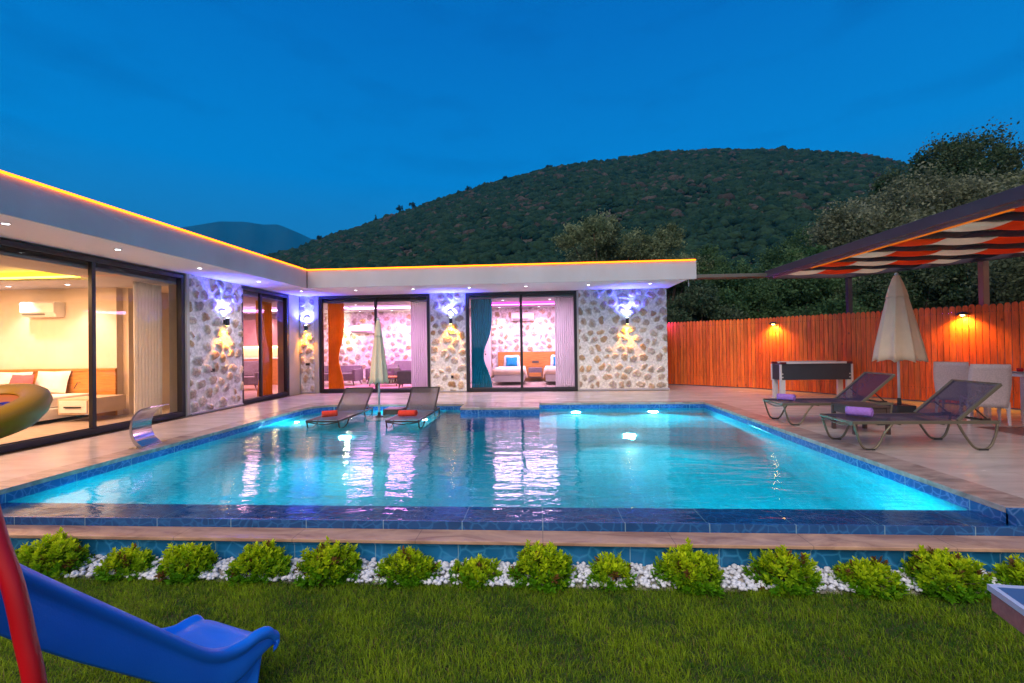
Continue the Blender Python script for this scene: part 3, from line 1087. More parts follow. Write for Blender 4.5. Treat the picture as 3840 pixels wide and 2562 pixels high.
# masonry cores
c = MB()
for q in ((-6.75, XF - 0.012, 7.63, 9.135, -0.05, ZS), (-6.75, XF - 0.012, 10.96, 11.75, -0.05, ZS), (-6.42 - 0.012, -5.915, YF + 0.012, 11.75, -0.05, ZS),
          (-2.885, -1.925, YF + 0.012, 11.75, -0.05, ZS), (0.985, 3.255, YF + 0.012, 11.75, -0.05, ZS), (2.95, 3.253, 11.75, 16.0, -0.05, ZS)):
    vb(MB().box(*q), 'wall_core', M['plaster_trim'])
stone_wall('stone_wall', (XF, 7.70, 0.02), (0, 1, 0), 1.43, ZS - 0.02, (1, 0, 0), 21)
stone_wall('stone_wall', (-6.41, YF, 0.02), (1, 0, 0), 0.38, ZS - 0.02, (0, -1, 0), 22)
stone_wall('stone_wall', (-2.86, YF, 0.02), (1, 0, 0), 0.93, ZS - 0.02, (0, -1, 0), 23)
stone_wall('stone_wall', (1.02, YF, 0.02), (1, 0, 0), 2.235, ZS - 0.02, (0, -1, 0), 24)
# plaster jamb strips and plinths
for q in ((-6.03, -5.905, YF - 0.010, YF + 0.02, 0, ZS), (XF - 0.02, XF + 0.010, 7.635, 7.70, 0, ZS), (0.975, 1.02, YF - 0.010, YF + 0.02, 0, ZS)):
    vb(MB().box(*q), 'window_surround', M['plaster_trim'], bevel=0.003)
for q in ((1.022, 3.29, YF - 0.035, YF + 0.01, 0, 0.055), (-2.87, -1.93, YF - 0.035, YF + 0.01, 0, 0.035), (-6.38, -6.032, YF - 0.035, YF + 0.01, 0, 0.035),
          (XF - 0.01, XF + 0.035, 7.702, 9.13, 0, 0.035)):
    vb(MB().box(*q), 'plinth', M['plaster'], bevel=0.004)
# roof: soffit, fascia, top
vb(MB().box(-6.75, XF, 1.0, 2.99, -0.05, ZS), 'wall_core', M['plaster'])
c = MB()
c.box(-5.36, 3.30, 9.895, 12.0, ZS, ZS + 0.06)
c.box(-7.0, -5.385, -8, 12.0, ZS, ZS + 0.06)
vb(c, 'soffit', mat('soffit_plaster_bright', (0.74, 0.72, 0.76), 0.8, var=0.03, vscale=1.2))  # brighter copy of the plaster; the soffit's brightness is put into its colour
c = MB()
c.box(-5.355, 3.46, 9.87, 9.893, ZS - 0.004, 3.0)
c.box(-5.383, -5.36, -8, 9.893, ZS - 0.004, 3.0)
c.box(3.437, 3.46, 9.893, 16.5, ZS + 0.08, 3.0)
vb(c, 'fascia', M['plaster'], bevel=0.003)
c = MB()
c.box(-5.37, -5.34, 9.86, 9.875, ZS - 0.002, 2.985)
vb(c, 'corner_trim', M['anthg'])
c = MB()
c.box(-5.383, 3.43, 9.90, 16.5, 2.80, 2.97).box(-13.5, -5.385, -8, 16.5, 2.80, 2.97)
vb(c, 'roof_slab', M['concrete'])
c = MB()
c.tube([(-5.345, -8, 3.012), (-5.345, 9.855, 3.012)], 0.016, n=8).tube([(-5.345, 9.855, 3.012), (3.44, 9.855, 3.012)], 0.016, n=8)
vb(c, 'glow_strip', M['led'])


def sliding_door(p0, axis, w, h, mull, nrm, npanes=2):
    """p0 bottom corner of the opening, axis unit vector along it, nrm outward"""
    p0, ax, nr = Vector(p0), Vector(axis), Vector(nrm)

    def bx(mb, u0, u1, z0, z1, d0, d1):
        pts = [p0 + ax * u + nr * d + Vector((0, 0, z)) for u, d, z in ((u0, d0, z0), (u1, d0, z0), (u1, d0, z1), (u0, d0, z1))]
        mb.prism([tuple(q) for q in pts], nr * (d1 - d0))
    f = MB()
    t = 0.075
    bx(f, 0, t, 0, h, -0.10, 0.0)
    bx(f, w - t, w, 0, h, -0.10, 0.0)
    bx(f, t, w - t, h - t, h, -0.10, 0.0)
    bx(f, t, w - t, 0, 0.085, -0.10, 0.0)
    # inner track step
    bx(f, t, w - t, 0.085, 0.10, -0.08, -0.03)
    fr = vb(f, 'sliding_door', M['anth'], bevel=0.004)
    f = MB()
    bx(f, mull - 0.028, mull + 0.028, 0.10, h - t, -0.075, -0.012)
    bx(f, mull + 0.028, mull + 0.040, 0.10, h - t, -0.06, -0.03)
    vb(f, 'mullion', M['anth'], fr, bevel=0.003)
    for a, b, d in ((t, mull - 0.028, -0.035), (mull + 0.040, w - t, -0.055)):
        f = MB()
        bx(f, a, b, 0.10, h - t, d - 0.004, d)
        f.v = f.v[:4]
        f.f = [(0, 1, 2, 3)]
        vb(f, 'pane', M['glass'], fr)
    return fr


sliding_door((-5.90, YF + 0.02, 0), (1, 0, 0), 3.01, 2.595, 1.54, (0, -1, 0))
sliding_door((-1.915, YF + 0.02, 0), (1, 0, 0), 2.89, 2.595, 1.44, (0, -1, 0))
sliding_door((XF - 0.02, 3.0, 0), (0, 1, 0), 4.63, 2.575, 3.0, (1, 0, 0))
sliding_door((XF - 0.02, 9.14, 0), (0, 1, 0), 1.81, 2.575, 0.72, (1, 0, 0))

# rooms
c = MB()
c.box(-13, -6.56, -1, 16, -0.04, 0.0).box(-6.56, 2.95, 11.58, 16, -0.04, 0.0)
vb(c, 'room_floor', M['woodfloor'])


def room_ceiling(x0, x1, y0, y1, z, tx0, tx1, ty0, ty1, up, ledmat, inset=0.06):
    """ceiling with a recessed tray and a hidden light strip"""
    c = MB()
    c.box(x0, tx0, y0, y1, z, z + 0.04).box(tx1, x1, y0, y1, z, z + 0.04)
    c.box(tx0, tx1, y0, ty0, z, z + 0.04).box(tx0, tx1, ty1, y1, z, z + 0.04)
    c.box(tx0 - 0.12, tx1 + 0.12, ty0 - 0.12, ty1 + 0.12, z + up, z + up + 0.03)
    for a in ((tx0 - 0.14, tx0 - 0.12, ty0 - 0.12, ty1 + 0.12), (tx1 + 0.12, tx1 + 0.14, ty0 - 0.12, ty1 + 0.12),
              (tx0 - 0.12, tx1 + 0.12, ty0 - 0.14, ty0 - 0.12), (tx0 - 0.12, tx1 + 0.12, ty1 + 0.12, ty1 + 0.14)):
        c.box(*a, z + 0.04, z + up)
    vb(c, 'room_ceiling', M['plaster'])
    s = MB()
    s.box(tx0, tx1, ty1 + 0.012, ty1 + 0.030, z + 0.042, z + 0.075)
    s.box(tx0, tx1, ty0 - 0.030, ty0 - 0.012, z + 0.042, z + 0.075)
    s.box(tx0 - 0.030, tx0 - 0.012, ty0, ty1, z + 0.042, z + 0.075)
    s.box(tx1 + 0.012, tx1 + 0.030, ty0, ty1, z + 0.042, z + 0.075)
    vb(s, 'cove_light', ledmat)


LY = emitter('yellow_cove', (1.0, 0.62, 0.03), 9.0)
LW = emitter('white_pink_cove', (1.0, 0.45, 0.85), 7.0)
LM = emitter('magenta_cove', (1.0, 0.06, 0.55), 8.0)
# bedroom seen through the left door
room_ceiling(-12.5, -6.56, 1.0, 7.80, 2.40, -11.6, -7.35, 3.2, 6.85, 0.16, LY)
room_ceiling(-12.5, -6.56, 9.05, 14.9, 2.40, -11.2, -7.6, 10.2, 13.9, 0.18, LW)
room_ceiling(-6.56, -2.42, 11.60, 14.9, 2.42, -6.2, -2.9, 12.6, 14.1, 0.16, LW)
room_ceiling(-2.38, 2.95, 11.60, 14.9, 2.46, -1.9, 1.6, 12.7, 14.2, 0.16, LM)
bw = mat('cream_wall', (0.72, 0.62, 0.52), 0.7, var=0.03)
c = MB()
c.box(-12.5, -7.92, 7.78, 7.90, 0, 2.6)           # wall behind the bed
c.box(-7.92, -7.80, 7.90, 8.95, 0, 2.6)
c.box(-8.0, -6.56, 8.95, 9.05, 0, 2.6)
c.box(-12.6, -12.5, -1, 16, 0, 2.6)
c.box(-12.5, -6.56, 0.9, 1.0, 0, 2.6)
c.box(-7.95, -6.56, 7.80, 9.0, 2.40, 2.44)
c.box(-12.5, -7.80, 8.96, 9.045, 0, 2.6)
vb(c, 'bedroom_wall', bw)
c = MB()
c.box(-12.5, 2.95, 14.86, 14.95, 0, 2.7)
c.box(-2.44, -2.36, 11.75, 14.86, 0, 2.7)
c.box(-6.58, -6.56, 9.05, 9.14, 0, 2.6)
vb(c, 'partition_wall', bw)
stone_wall('inner_stone_wall', (-7.6, 14.85, 0.0), (1, 0, 0), 5.16, 2.44, (0, -1, 0), 31, res=0.022, pitch=0.29, amp=0.03)
stone_wall('inner_stone_wall', (-1.62, 14.85, 0.0), (1, 0, 0), 4.5, 2.48, (0, -1, 0), 32, res=0.022, pitch=0.27, amp=0.03)
# lamps of the rooms
WARM = (1.0, 0.66, 0.40)
area('bedroom_light', (-9.0, 5.4, 2.36), (-9.0, 5.4, 0), 165, (1.0, 0.50, 0.24), 3.0, 2.2)
area('living_light', (-4.6, 13.3, 2.38), (-4.6, 13.3, 0), 78, (0.95, 0.28, 0.90), 2.4, 1.2)
area('kitchen_light', (-9.2, 12.0, 2.36), (-9.2, 12.0, 0), 90, (1.0, 0.42, 0.50), 2.4, 2.4)
area('twin_room_light', (-0.2, 13.3, 2.42), (-0.2, 13.3, 0), 80, (1.0, 0.55, 0.92), 2.4, 1.2)


def curtain(x0, x1, y, z0, z1, mt, name, label, cat='curtain', waves=9, pinch=None, axis='x', amp=0.035, right=False):
    rows = []
    n = waves * 10
    for k in range(25):
        t = k / 24
        z = z0 + (z1 - z0) * t
        row = []
        for i in range(n + 1):
            s = i / n
            wfac = 1.0
            if pinch:
                wfac = 1 - pinch * math.exp(-((t - 0.36) / 0.20) ** 2)
            u = (x0 + (x1 - x0) * s * wfac) if not right else (x1 - (x1 - x0) * (1 - s) * wfac)
            off = amp * math.sin(2 * PI * waves * s + 0.5 * math.sin(t * 3)) * (0.7 + 0.3 * t)
            row.append((u, y + off, z) if axis == 'x' else (y + off, u, z))
        rows.append(row)
    o = build(MB().grid(rows), name, mt, smooth=True, solid=0.003)
    return tag(o, label, cat)


curtain(-5.82, -5.36, 11.80, 0.02, 2.50, M['orangeC'], 'curtain', 'orange curtain tied at the left of the pink lit living room', pinch=0.35, waves=8)
curtain(-3.50, -2.97, 11.80, 0.02, 2.55, M['sheer'], 'curtain', 'white sheer curtain right of the living room window', waves=9)
curtain(-1.84, -1.27, 11.82, 0.02, 2.55, M['tealC'], 'curtain', 'teal curtain pinched at the left of the twin bedroom window', pinch=0.42, waves=9)
curtain(0.42, 0.92, 11.82, 0.02, 2.55, M['sheer'], 'curtain', 'white sheer curtain right of the twin bedroom window', waves=9)
curtain(7.02, 7.58, -6.85, 0.02, 2.38, M['sheer'], 'curtain', 'pale sheer curtain inside the big left glass door', waves=9, axis='y')
curtain(10.25, 10.88, -6.85, 0.02, 2.38, M['orangeC'], 'curtain', 'orange curtain inside the narrow left glass door', waves=9, pinch=0.3, axis='y', right=True)


# ------------------------------------------------------------------ wall sconces
def sconce():
    r = empty('wall_lamp', (0, 0, 0), label='x', cat='wall lamp', group='up and down wall lamps on the facade')
    build(MB().lathe([(0.0, 0.075), (0.034, 0.075), (0.038, 0.07), (0.038, -0.07), (0.034, -0.075), (0.0, -0.075)], c=(0, -0.07, 0), n=20), 'housing', M['anth'], r, smooth=False)
    build(MB().box(-0.03, 0.03, -0.04, 0.0, -0.045, 0.045), 'bracket', M['anth'], r, bevel=0.003)
    build(MB().lathe([(0.0, 0.077), (0.030, 0.077)], c=(0, -0.07, 0), n=16), 'upper_lens', emitter('blue_lens', (0.55, 0.75, 1.0), 25), r)
    build(MB().lathe([(0.0, -0.077), (0.030, -0.077)], c=(0, -0.07, 0), n=16), 'lower_lens', emitter('amber_lens', (1.0, 0.55, 0.08), 25), r)
    return r


sc0 = sconce()
SC = [((XF + 0.035, 8.555, 1.76), PI / 2, 'wall lamp on the stone wall of the left wing', (1, 0)),
      ((-6.21, YF - 0.03, 1.74), 0, 'wall lamp in the inner corner beside the living room window', (0, -1)),
      ((-2.30, YF - 0.035, 1.86), 0, 'wall lamp on the stone pier between the two windows', (0, -1)),
      ((2.24, YF - 0.035, 1.78), 0, 'wall lamp on the widest stone wall at right', (0, -1)),
      ((XF + 0.035, 2.75, 1.76), PI / 2, 'assumed wall lamp beyond the left picture edge, near end of the left wing', (1, 0))]  # unseen lamp, assumed from the blue glow on the left soffit
for i, (p, rz, lb, n_) in enumerate(SC):
    if i == 0:
        sc0.location = p
        sc0.rotation_euler = (0, 0, rz)
        sc0['label'] = lb
    else:
        dup(sc0, loc=p, rz=rz, label=lb)
    q = Vector((p[0] + n_[0] * 0.085, p[1] + n_[1] * 0.085, p[2]))
    w = Vector((-n_[0], -n_[1], 0))
    spot('sconce_up', q + Vector((0, 0, 0.10)), q + Vector((0, 0, 1)) + w * 0.06, 95, (0.06, 0.07, 1.0), ang=135, blend=0.8, r=0.012)
    spot('sconce_up_core', q + Vector((0, 0, 0.09)), q + Vector((0, 0, 1)) + w * 0.45, 2.8, (0.40, 0.85, 1.0), ang=62, blend=0.7, r=0.012)
    spot('sconce_down', q - Vector((0, 0, 0.10)), q - Vector((0, 0, 1)) + w * 0.34, 34, (1.0, 0.32, 0.012), ang=98, blend=0.8, r=0.012)

dup(sc0, loc=(3.275, 13.0, 1.80), rz=PI / 2, label='assumed wall lamp on the right side wall of the villa, hidden round the corner')  # unseen lamp and beam, assumed from the purple tint on the fence
spot('assumed_side_sconce', (3.42, 13.0, 1.9), (4.9, 12.0, 1.4), 26, (0.42, 0.06, 1.0), ang=120, blend=0.8, r=0.03)

# sockets on the stone
for (p, rz, s, lb) in (((XF + 0.03, 8.247, 0.80), PI / 2, (0.05, 0.05), 'small dark socket on the left wing stone wall'),
                       ((-6.20, YF - 0.03, 0.774), 0, (0.085, 0.05), 'wide dark switch plate in the inner corner'),
                       ((-2.292, YF - 0.03, 0.398), 0, (0.05, 0.05), 'small dark socket low on the pier between windows')):
    r = empty('wall_socket', p, rz, label=lb, cat='socket', group='sockets on the facade')
    build(MB().box(-s[0] / 2 - 0.01, s[0] / 2 + 0.01, -0.012, 0.03, -s[1] / 2 - 0.01, s[1] / 2 + 0.01), 'plate', M['anthg'], r, bevel=0.003)
    build(MB().box(-s[0] / 2, s[0] / 2, -0.018, -0.012, -s[1] / 2, s[1] / 2), 'cover', M['black'], r, bevel=0.002)

# ------------------------------------------------------------------ soffit downlights
DL = [(-5.745, 4.40), (-5.765, 5.69), (-5.78, 7.17), (-5.79, 8.77), (-5.77, 10.374), (-4.447, 10.46), (-3.03, 10.455), (-1.66, 10.45), (-0.30, 10.45), (1.17, 10.45), (2.605, 10.47),
      (-5.72, 3.0)]  # off-frame downlight, assumed to continue the row
DLL = ['at the left picture edge, over the big glass door', 'over the mullion of the big glass door', 'near the end of the big glass door', 'over the narrow glass door of the left wing',
       'in the inner corner of the roof', 'over the left half of the living room window', 'over the right half of the living room window', 'just left of the twin bedroom window',
       'over the mullion of the twin bedroom window', 'left end of the widest stone wall', 'last one at the right roof end', 'assumed behind the picture edge on the left wing']
dl0 = empty('soffit_downlight', (0, 0, ZS), label='x', cat='downlight', group='downlights in the roof soffit')
build(MB().lathe([(0.030, -0.001), (0.048, -0.001), (0.050, -0.006), (0.032, -0.008), (0.030, -0.001)], n=20), 'ring', M['white'], dl0, smooth=True)
build(MB().lathe([(0.0, -0.005), (0.031, -0.005)], n=16), 'lens', M['spotE'], dl0)
for i, (x, y) in enumerate(DL):
    lb = 'round white downlight ' + DLL[i]
    if i == 0:
        dl0.location = (x, y, ZS)
        dl0['label'] = lb
    else:
        dup(dl0, loc=(x, y, ZS), label=lb)
    spot('soffit_beam', (x, y, ZS - 0.03), (x, y, 0), 15, (1.0, 0.84, 0.80), ang=125, blend=0.9, r=0.03)

# ceiling spots inside the rooms
CSP = [((-10.9, 7.35, 2.40), 'bedroom ceiling spot over the air conditioner'), ((-9.55, 7.35, 2.40), 'bedroom ceiling spot over the pillows'),
       ((-8.35, 7.3, 2.40), 'bedroom ceiling spot by the doorway'), ((-9.6, 5.0 - 2.2, 2.40), 'bedroom ceiling spot nearest the glass'),
       ((-6.0, 14.4, 2.42), 'living room ceiling spot at left of stone wall'), ((-4.9, 14.4, 2.42), 'living room ceiling spot in the middle of stone wall'),
       ((-3.6, 14.4, 2.42), 'living room ceiling spot at right of stone wall'), ((-5.2, 12.2, 2.42), 'living room ceiling spot nearest the window'),
       ((-1.3, 14.45, 2.46), 'twin room ceiling spot over the left bed'), ((0.0, 14.45, 2.46), 'twin room ceiling spot over the nightstand'),
       ((1.2, 14.45, 2.46), 'twin room ceiling spot over the right bed'), ((-1.0, 12.2, 2.46), 'twin room ceiling spot left, nearest the window'),
       ((0.3, 12.2, 2.46), 'twin room ceiling spot right, nearest the window'),
       ((-8.0, 9.7, 2.40), 'kitchen ceiling spot nearest the glass'), ((-9.3, 14.3, 2.40), 'kitchen ceiling spot over the counter')]
cs0 = None
for i, (p, lb) in enumerate(CSP):
    if cs0 is None:
        cs0 = empty('ceiling_spotlight', p, label=lb, cat='spotlight', group='ceiling spotlights inside the rooms')
        build(MB().lathe([(0.036, -0.001), (0.052, -0.001), (0.052, -0.007), (0.036, -0.007)], n=16), 'ring', M['white'], cs0)
        build(MB().lathe([(0.0, -0.004), (0.036, -0.004)], n=16), 'lens', M['spotE'], cs0)
    else:
        dup(cs0, loc=p, label=lb)
    if p[1] > 14 or (7.2 < p[1] < 7.5):
        spot('room_beam', (p[0], p[1], p[2] - 0.03), (p[0], p[1] + 0.35, 0), 22, (1.0, 0.93, 0.86), ang=95, blend=0.8, r=0.03)


# ================================================================== ROOM FURNITURE
def cushion(cx, cy, cz, w, h, t, mt, name, label, cat, rz=0, tilt=-0.25, parent=None):
    n = 10
    rows_f, rows_b = [], []
    mb = MB()
    for sgn in (1, -1):
        rows = []
        for i in range(n + 1):
            row = []
            for j in range(n + 1):
                a, b = i / n * 2 - 1, j / n * 2 - 1
                e = (1 - abs(a) ** 3) * (1 - abs(b) ** 3)
                k = 1 - 0.06 * (1 - abs(a * b)) * (abs(a) ** 6 + abs(b) ** 6)
                row.append((b * w / 2 * k, -sgn * (t / 2) * e ** 0.6, a * h / 2 * k + h / 2))
            rows.append(row if sgn > 0 else row[::-1])
        mb.grid(rows)
    o = build(mb, name, mt, parent, smooth=True)
    o.location = (cx, cy, cz)
    o.rotation_euler = (tilt, 0, rz)
    if label:
        tag(o, label, cat)
    return o


# bedroom: headboard wall, bed, nightstand, air conditioner, door
bed = empty('double_bed', (-8.85, 6.7, 0), label='white double bed on a boxy base in the warm bedroom', cat='bed')
build(MB().box(-1.6, 0.60, -0.9, 1.0, 0.06, 0.24), 'base', M['white'], bed, bevel=0.01)
build(MB().box(-1.6, 0.52, -0.9, 1.0, 0.245, 0.43), 'mattress', M['linen'], bed, bevel=0.03)
hb = empty('headboard', (-9.92, 7.77, 0), label='orange oak headboard panel along the bedroom wall', cat='headboard')
build(MB().box(-2.0, 2.02, -0.04, 0.0, 0.0, 0.88), 'panel', M['oak'], hb, bevel=0.003)
build(MB().box(-2.0, 2.04, -0.06, -0.04, 0.84, 0.885), 'top_rail', M['oak'], hb, bevel=0.003)
build(MB().tube([(1.35, -0.06, 0.62), (1.38, -0.14, 0.63), (1.32, -0.15, 0.52)], 0.007, n=6), 'reading_lamp', M['black'], hb)
for i, (x, mt, z, w, lb) in enumerate(((-10.6, M['linen'], 0.43, 0.68, 'white pillow on the double bed, left'), (-9.85, M['linen'], 0.43, 0.68, 'white pillow on the double bed, middle'),
                                       (-9.08, M['linen'], 0.44, 0.66, 'white pillow on the double bed nearest the nightstand'))):
    cushion(x, 7.60, z, w, 0.42, 0.16, mt, 'pillow', lb, 'pillow')
cushion(-10.35, 7.40, 0.43, 0.44, 0.38, 0.14, M['pinkC'], 'cushion', 'coral cushion on the double bed, left', 'cushion')
cushion(-9.42, 7.38, 0.43, 0.44, 0.38, 0.14, M['pinkC'], 'cushion', 'coral cushion on the double bed, right', 'cushion')
ns = empty('nightstand', (-7.92, 7.30, 0), label='pale nightstand with drawer beside the double bed', cat='nightstand')
build(MB().box(-0.28, 0.30, -0.30, 0.36, 0.13, 0.40), 'body', mat('pale_wood', (0.62, 0.48, 0.36), 0.4, var=0.08), ns, bevel=0.004)
d_ = build(MB().box(-0.24, 0.26, -0.315, -0.30, 0.16, 0.37), 'drawer', M['white'], ns, bevel=0.003)
build(MB().box(-0.14, 0.16, -0.335, -0.315, 0.25, 0.27), 'handle', M['black'], d_)


def aircon(loc, label, w=0.9):
    r = empty('air_conditioner', loc, label=label, cat='air conditioner', group='air conditioners on room walls')
    prof = [(0, 0.28), (-0.17, 0.28), (-0.20, 0.25), (-0.20, 0.08), (-0.14, 0.0), (0, 0.0)]
    build(MB().prism([(-w / 2, y, z) for y, z in prof], (w, 0, 0)), 'body', M['white'], r, bevel=0.008)
    build(MB().bar((-w / 2 + 0.06, -0.19, 0.045), (w / 2 - 0.2, -0.19, 0.045), 0.03, 0.02), 'louver', M['anthg'], r)
    return r


aircon((-9.28, 7.77, 1.86), 'white air conditioner on the warm bedroom wall', 0.68)
aircon((-6.1, 14.80, 1.68), 'white air conditioner on the pink living room wall')
aircon((-0.55, 14.80, 2.02), 'white air conditioner above the twin beds', 0.75)


def room_door(loc, rz, label, side=1):
    r = empty('room_door', loc, rz, label=label, cat='door')
    build(MB().box(-0.42, 0.42, -0.03, 0.0, 0.0, 2.08), 'leaf', M['white'], r, bevel=0.004)
    build(MB().box(-0.50, -0.422, -0.035, 0.0, 0, 2.16).box(0.422, 0.50, -0.035, 0.0, 0, 2.16).box(-0.422, 0.422, -0.035, 0, 2.082, 2.16), 'frame', M['white'], r, bevel=0.004)
    h = MB()
    h.tube([(0.34 * side, -0.03, 1.0), (0.34 * side, -0.075, 1.0), (0.22 * side, -0.075, 1.0)], 0.010, n=6)
    h.box(0.34 * side - 0.02, 0.34 * side + 0.02, -0.038, -0.03, 0.90, 0.94)
    build(h, 'handle', M['black'], r)
    return r


room_door((-7.35, 8.945, 0), 0, 'pale door in the recess beside the warm bedroom')
room_door((-2.10, 14.30, 0), 0, 'white door at the left of the twin bedroom', side=1)

# living room seating
def sofa(name, loc, rz, w, label, d=0.62, bh=0.62, cat='sofa'):
    r = empty(name, loc, rz, label=label, cat=cat)
    build(MB().box(-w / 2, w / 2, -d / 2, d / 2, 0.17, 0.40), 'seat', M['greyF'], r, bevel=0.03)
    build(MB().prism([(-w / 2, d / 2 - 0.16, 0.40), (-w / 2, d / 2 + 0.02, 0.40), (-w / 2, d / 2 + 0.10, bh), (-w / 2, d / 2 - 0.03, bh)], (w, 0, 0)), 'backrest', M['greyF'], r, bevel=0.025)
    for sx in (-1, 1):
        a = MB()
        a.box(sx * w / 2 - 0.05, sx * w / 2 + 0.05, -d / 2 - 0.01, d / 2 + 0.03, 0.15, 0.52)
        build(a, 'arm', M['greyF'], r, bevel=0.02)
        for sy in (-1, 1):
            build(MB().tube([(sx * (w / 2 - 0.05), sy * (d / 2 - 0.06), 0.17), (sx * (w / 2 + 0.01), sy * (d / 2 - 0.02), 0.0)], [0.022, 0.012], n=8), 'leg', M['darkwood'], r)
    return r


sofa('sofa', (-6.55, 13.7, 0), 0.0, 1.5, 'grey sofa at the left of the living room')
sofa('armchair', (-5.15, 14.2, 0), 0.0, 0.85, 'grey armchair by the stone wall behind the closed pool parasol', cat='armchair')
sofa('sofa', (-4.25, 14.3, 0), 0.0, 1.3, 'dark grey sofa under the living room wall lamp', bh=0.74)
sofa('armchair', (-3.75, 12.55, 0), -PI / 2 + 0.15, 0.62, 'grey high back armchair nearest the living room glass', bh=0.85, cat='armchair')
r = empty('coffee_table', (-4.75, 13.3, 0), label='low oak coffee table between the grey seats', cat='table')
build(MB().box(-0.45, 0.45, -0.25, 0.25, 0.27, 0.30), 'tabletop', M['oak'], r, bevel=0.005)
for sx in (-1, 1):
    for sy in (-1, 1):
        build(MB().tube([(sx * 0.38, sy * 0.2, 0.27), (sx * 0.42, sy * 0.22, 0)], [0.02, 0.012], n=6), 'leg', M['darkwood'], r)
r = MB().box(-6.4, -3.0, 12.5, 13.9, 0.001, 0.012)
tag(build(r, 'rug', mat('pink_rug', (0.55, 0.30, 0.28), 0.95, var=0.1, bump=0.004)), 'flat pink rug under the living room seats', 'rug')
for i, (x, z, lb) in enumerate(((-6.55, 1.72, 'glowing room lamp at left of the living room stone wall'), (-3.95, 1.62, 'glowing room lamp at right of the living room stone wall'))):
    r = empty('room_wall_lamp', (x, 14.80, z), label=lb, cat='wall lamp', group='wall lamps inside the living room')
    build(MB().box(-0.05, 0.05, -0.04, 0.0, -0.08, 0.08), 'bracket', M['anthg'], r, bevel=0.004)
    build(MB().lathe([(0.04, -0.09), (0.055, 0.0), (0.04, 0.09)], c=(0, -0.10, 0), n=16), 'shade', emitter('warm_shade', (1.0, 0.85, 0.55), 9), r, smooth=True)
    point('room_wall_lamp_light', (x, 14.62, z), 26, (1.0, 0.80, 0.50), 0.06)

# kitchen seen through the narrow left door
r = empty('kitchen_unit', (-9.6, 14.5, 0), label='pink lit kitchen cabinets with bright counter recess', cat='kitchen cabinet')
build(MB().box(-1.6, 1.7, -0.30, 0.33, 0, 0.86), 'base_cabinet', M['oak'], r, bevel=0.004)
build(MB().box(-1.62, 1.72, -0.33, 0.33, 0.862, 0.90), 'worktop', M['white'], r, bevel=0.004)
build(MB().box(-1.6, 1.7, 0.0, 0.33, 1.30, 2.20), 'wall_cabinet', M['cabinet'], r, bevel=0.004)
build(MB().box(-1.55, 1.65, 0.27, 0.30, 1.25, 1.28), 'counter_light', emitter('counter_led', (1.0, 0.75, 0.25), 14), r)
r = sofa('dining_armchair', (-8.6, 12.5, 0), 0.3, 0.6, 'grey chair seen through the narrow left glass door', bh=0.85, cat='armchair')

# twin bedroom
for i, (x, lb, lp, lc) in enumerate(((-0.93, 'white twin bed at left with draped cover', 'white pillow on the left twin bed', 'teal cushion on the left twin bed'),
                                     (0.63, 'white twin bed at right half behind sheer curtain', 'white pillow on the right twin bed', 'teal cushion on the right twin bed'))):
    r = empty('single_bed', (x, 14.0, 0), label=lb, cat='bed', group='twin beds')
    build(MB().box(-0.45, 0.45, -0.80, 0.78, 0.10, 0.30), 'base', M['white'], r, bevel=0.01)
    build(MB().box(-0.46, 0.46, -0.82, 0.78, 0.305, 0.50), 'mattress', M['linen'], r, bevel=0.04)
    rows = []
    for k in range(13):
        t = k / 12
        y = -0.87 + 0.62 * t
        row = []
        for j in range(31):
            s = j / 30 * 2 - 1
            edge = max(0, abs(s) - 0.78) / 0.22
            yy = y
            z = 0.512 + 0.004 * math.sin(j * 1.3 + k)
            xx = s * 0.60
            if edge > 0:
                xx = math.copysign(0.47 + 0.06 * edge + 0.015 * math.sin(k * 1.7), s)
                z = 0.51 - 0.30 * edge
            if t < 0.08:
                z = min(z, 0.33)
            row.append((xx, yy, z))
        rows.append(row)
    build(MB().grid(rows), 'throw', M['canvas'], r, smooth=True, solid=0.008)
    cushion(x, 14.68, 0.50, 0.56, 0.40, 0.15, M['linen'], 'pillow', lp, 'pillow')
    cushion(x, 14.52, 0.50, 0.38, 0.32, 0.12, M['tealK'], 'cushion', lc, 'cushion')
hb = empty('headboard', (0.05, 14.80, 0), label='oak headboard panel behind the twin beds', cat='headboard')
build(MB().box(-1.45, 1.9, -0.05, 0, 0.0, 0.98), 'panel', M['oak'], hb, bevel=0.004)
build(MB().box(-0.30, -0.08, -0.06, -0.05, 0.60, 0.67), 'socket_plate', M['anthg'], hb)
r = empty('nightstand', (-0.15, 14.55, 0), label='grey nightstand between the twin beds', cat='nightstand')
build(MB().box(-0.22, 0.22, -0.20, 0.18, 0.14, 0.45), 'body', M['greyF'], r, bevel=0.005)
build(MB().box(-0.20, 0.20, -0.215, -0.20, 0.17, 0.30), 'drawer', M['oak'], r, bevel=0.003)


# ================================================================== FENCE
fpts = [(3.26, 13.25), (4.30, 12.60), (5.50, 11.62), (6.90, 9.62), (8.02, 7.74), (9.6, 5.3), (10.8, 3.5)]
fence = empty('picket_fence', (5.5, 11.62, 0), label='tall orange stained picket fence closing the terrace', cat='fence')
fo = np.array([5.5, 11.62, 0])
seg = [Vector((*p, 0)) for p in fpts]
tot, bounds = 0, [0]
for a, b in zip(seg[:-1], seg[1:]):
    tot += (b - a).length
    bounds.append(tot)


def fpos(s):
    for i in range(len(seg) - 1):
        if s <= bounds[i + 1] or i == len(seg) - 2:
            a, b = seg[i], seg[i + 1]
            d = (b - a).normalized()
            return a + d * (s - bounds[i]), d


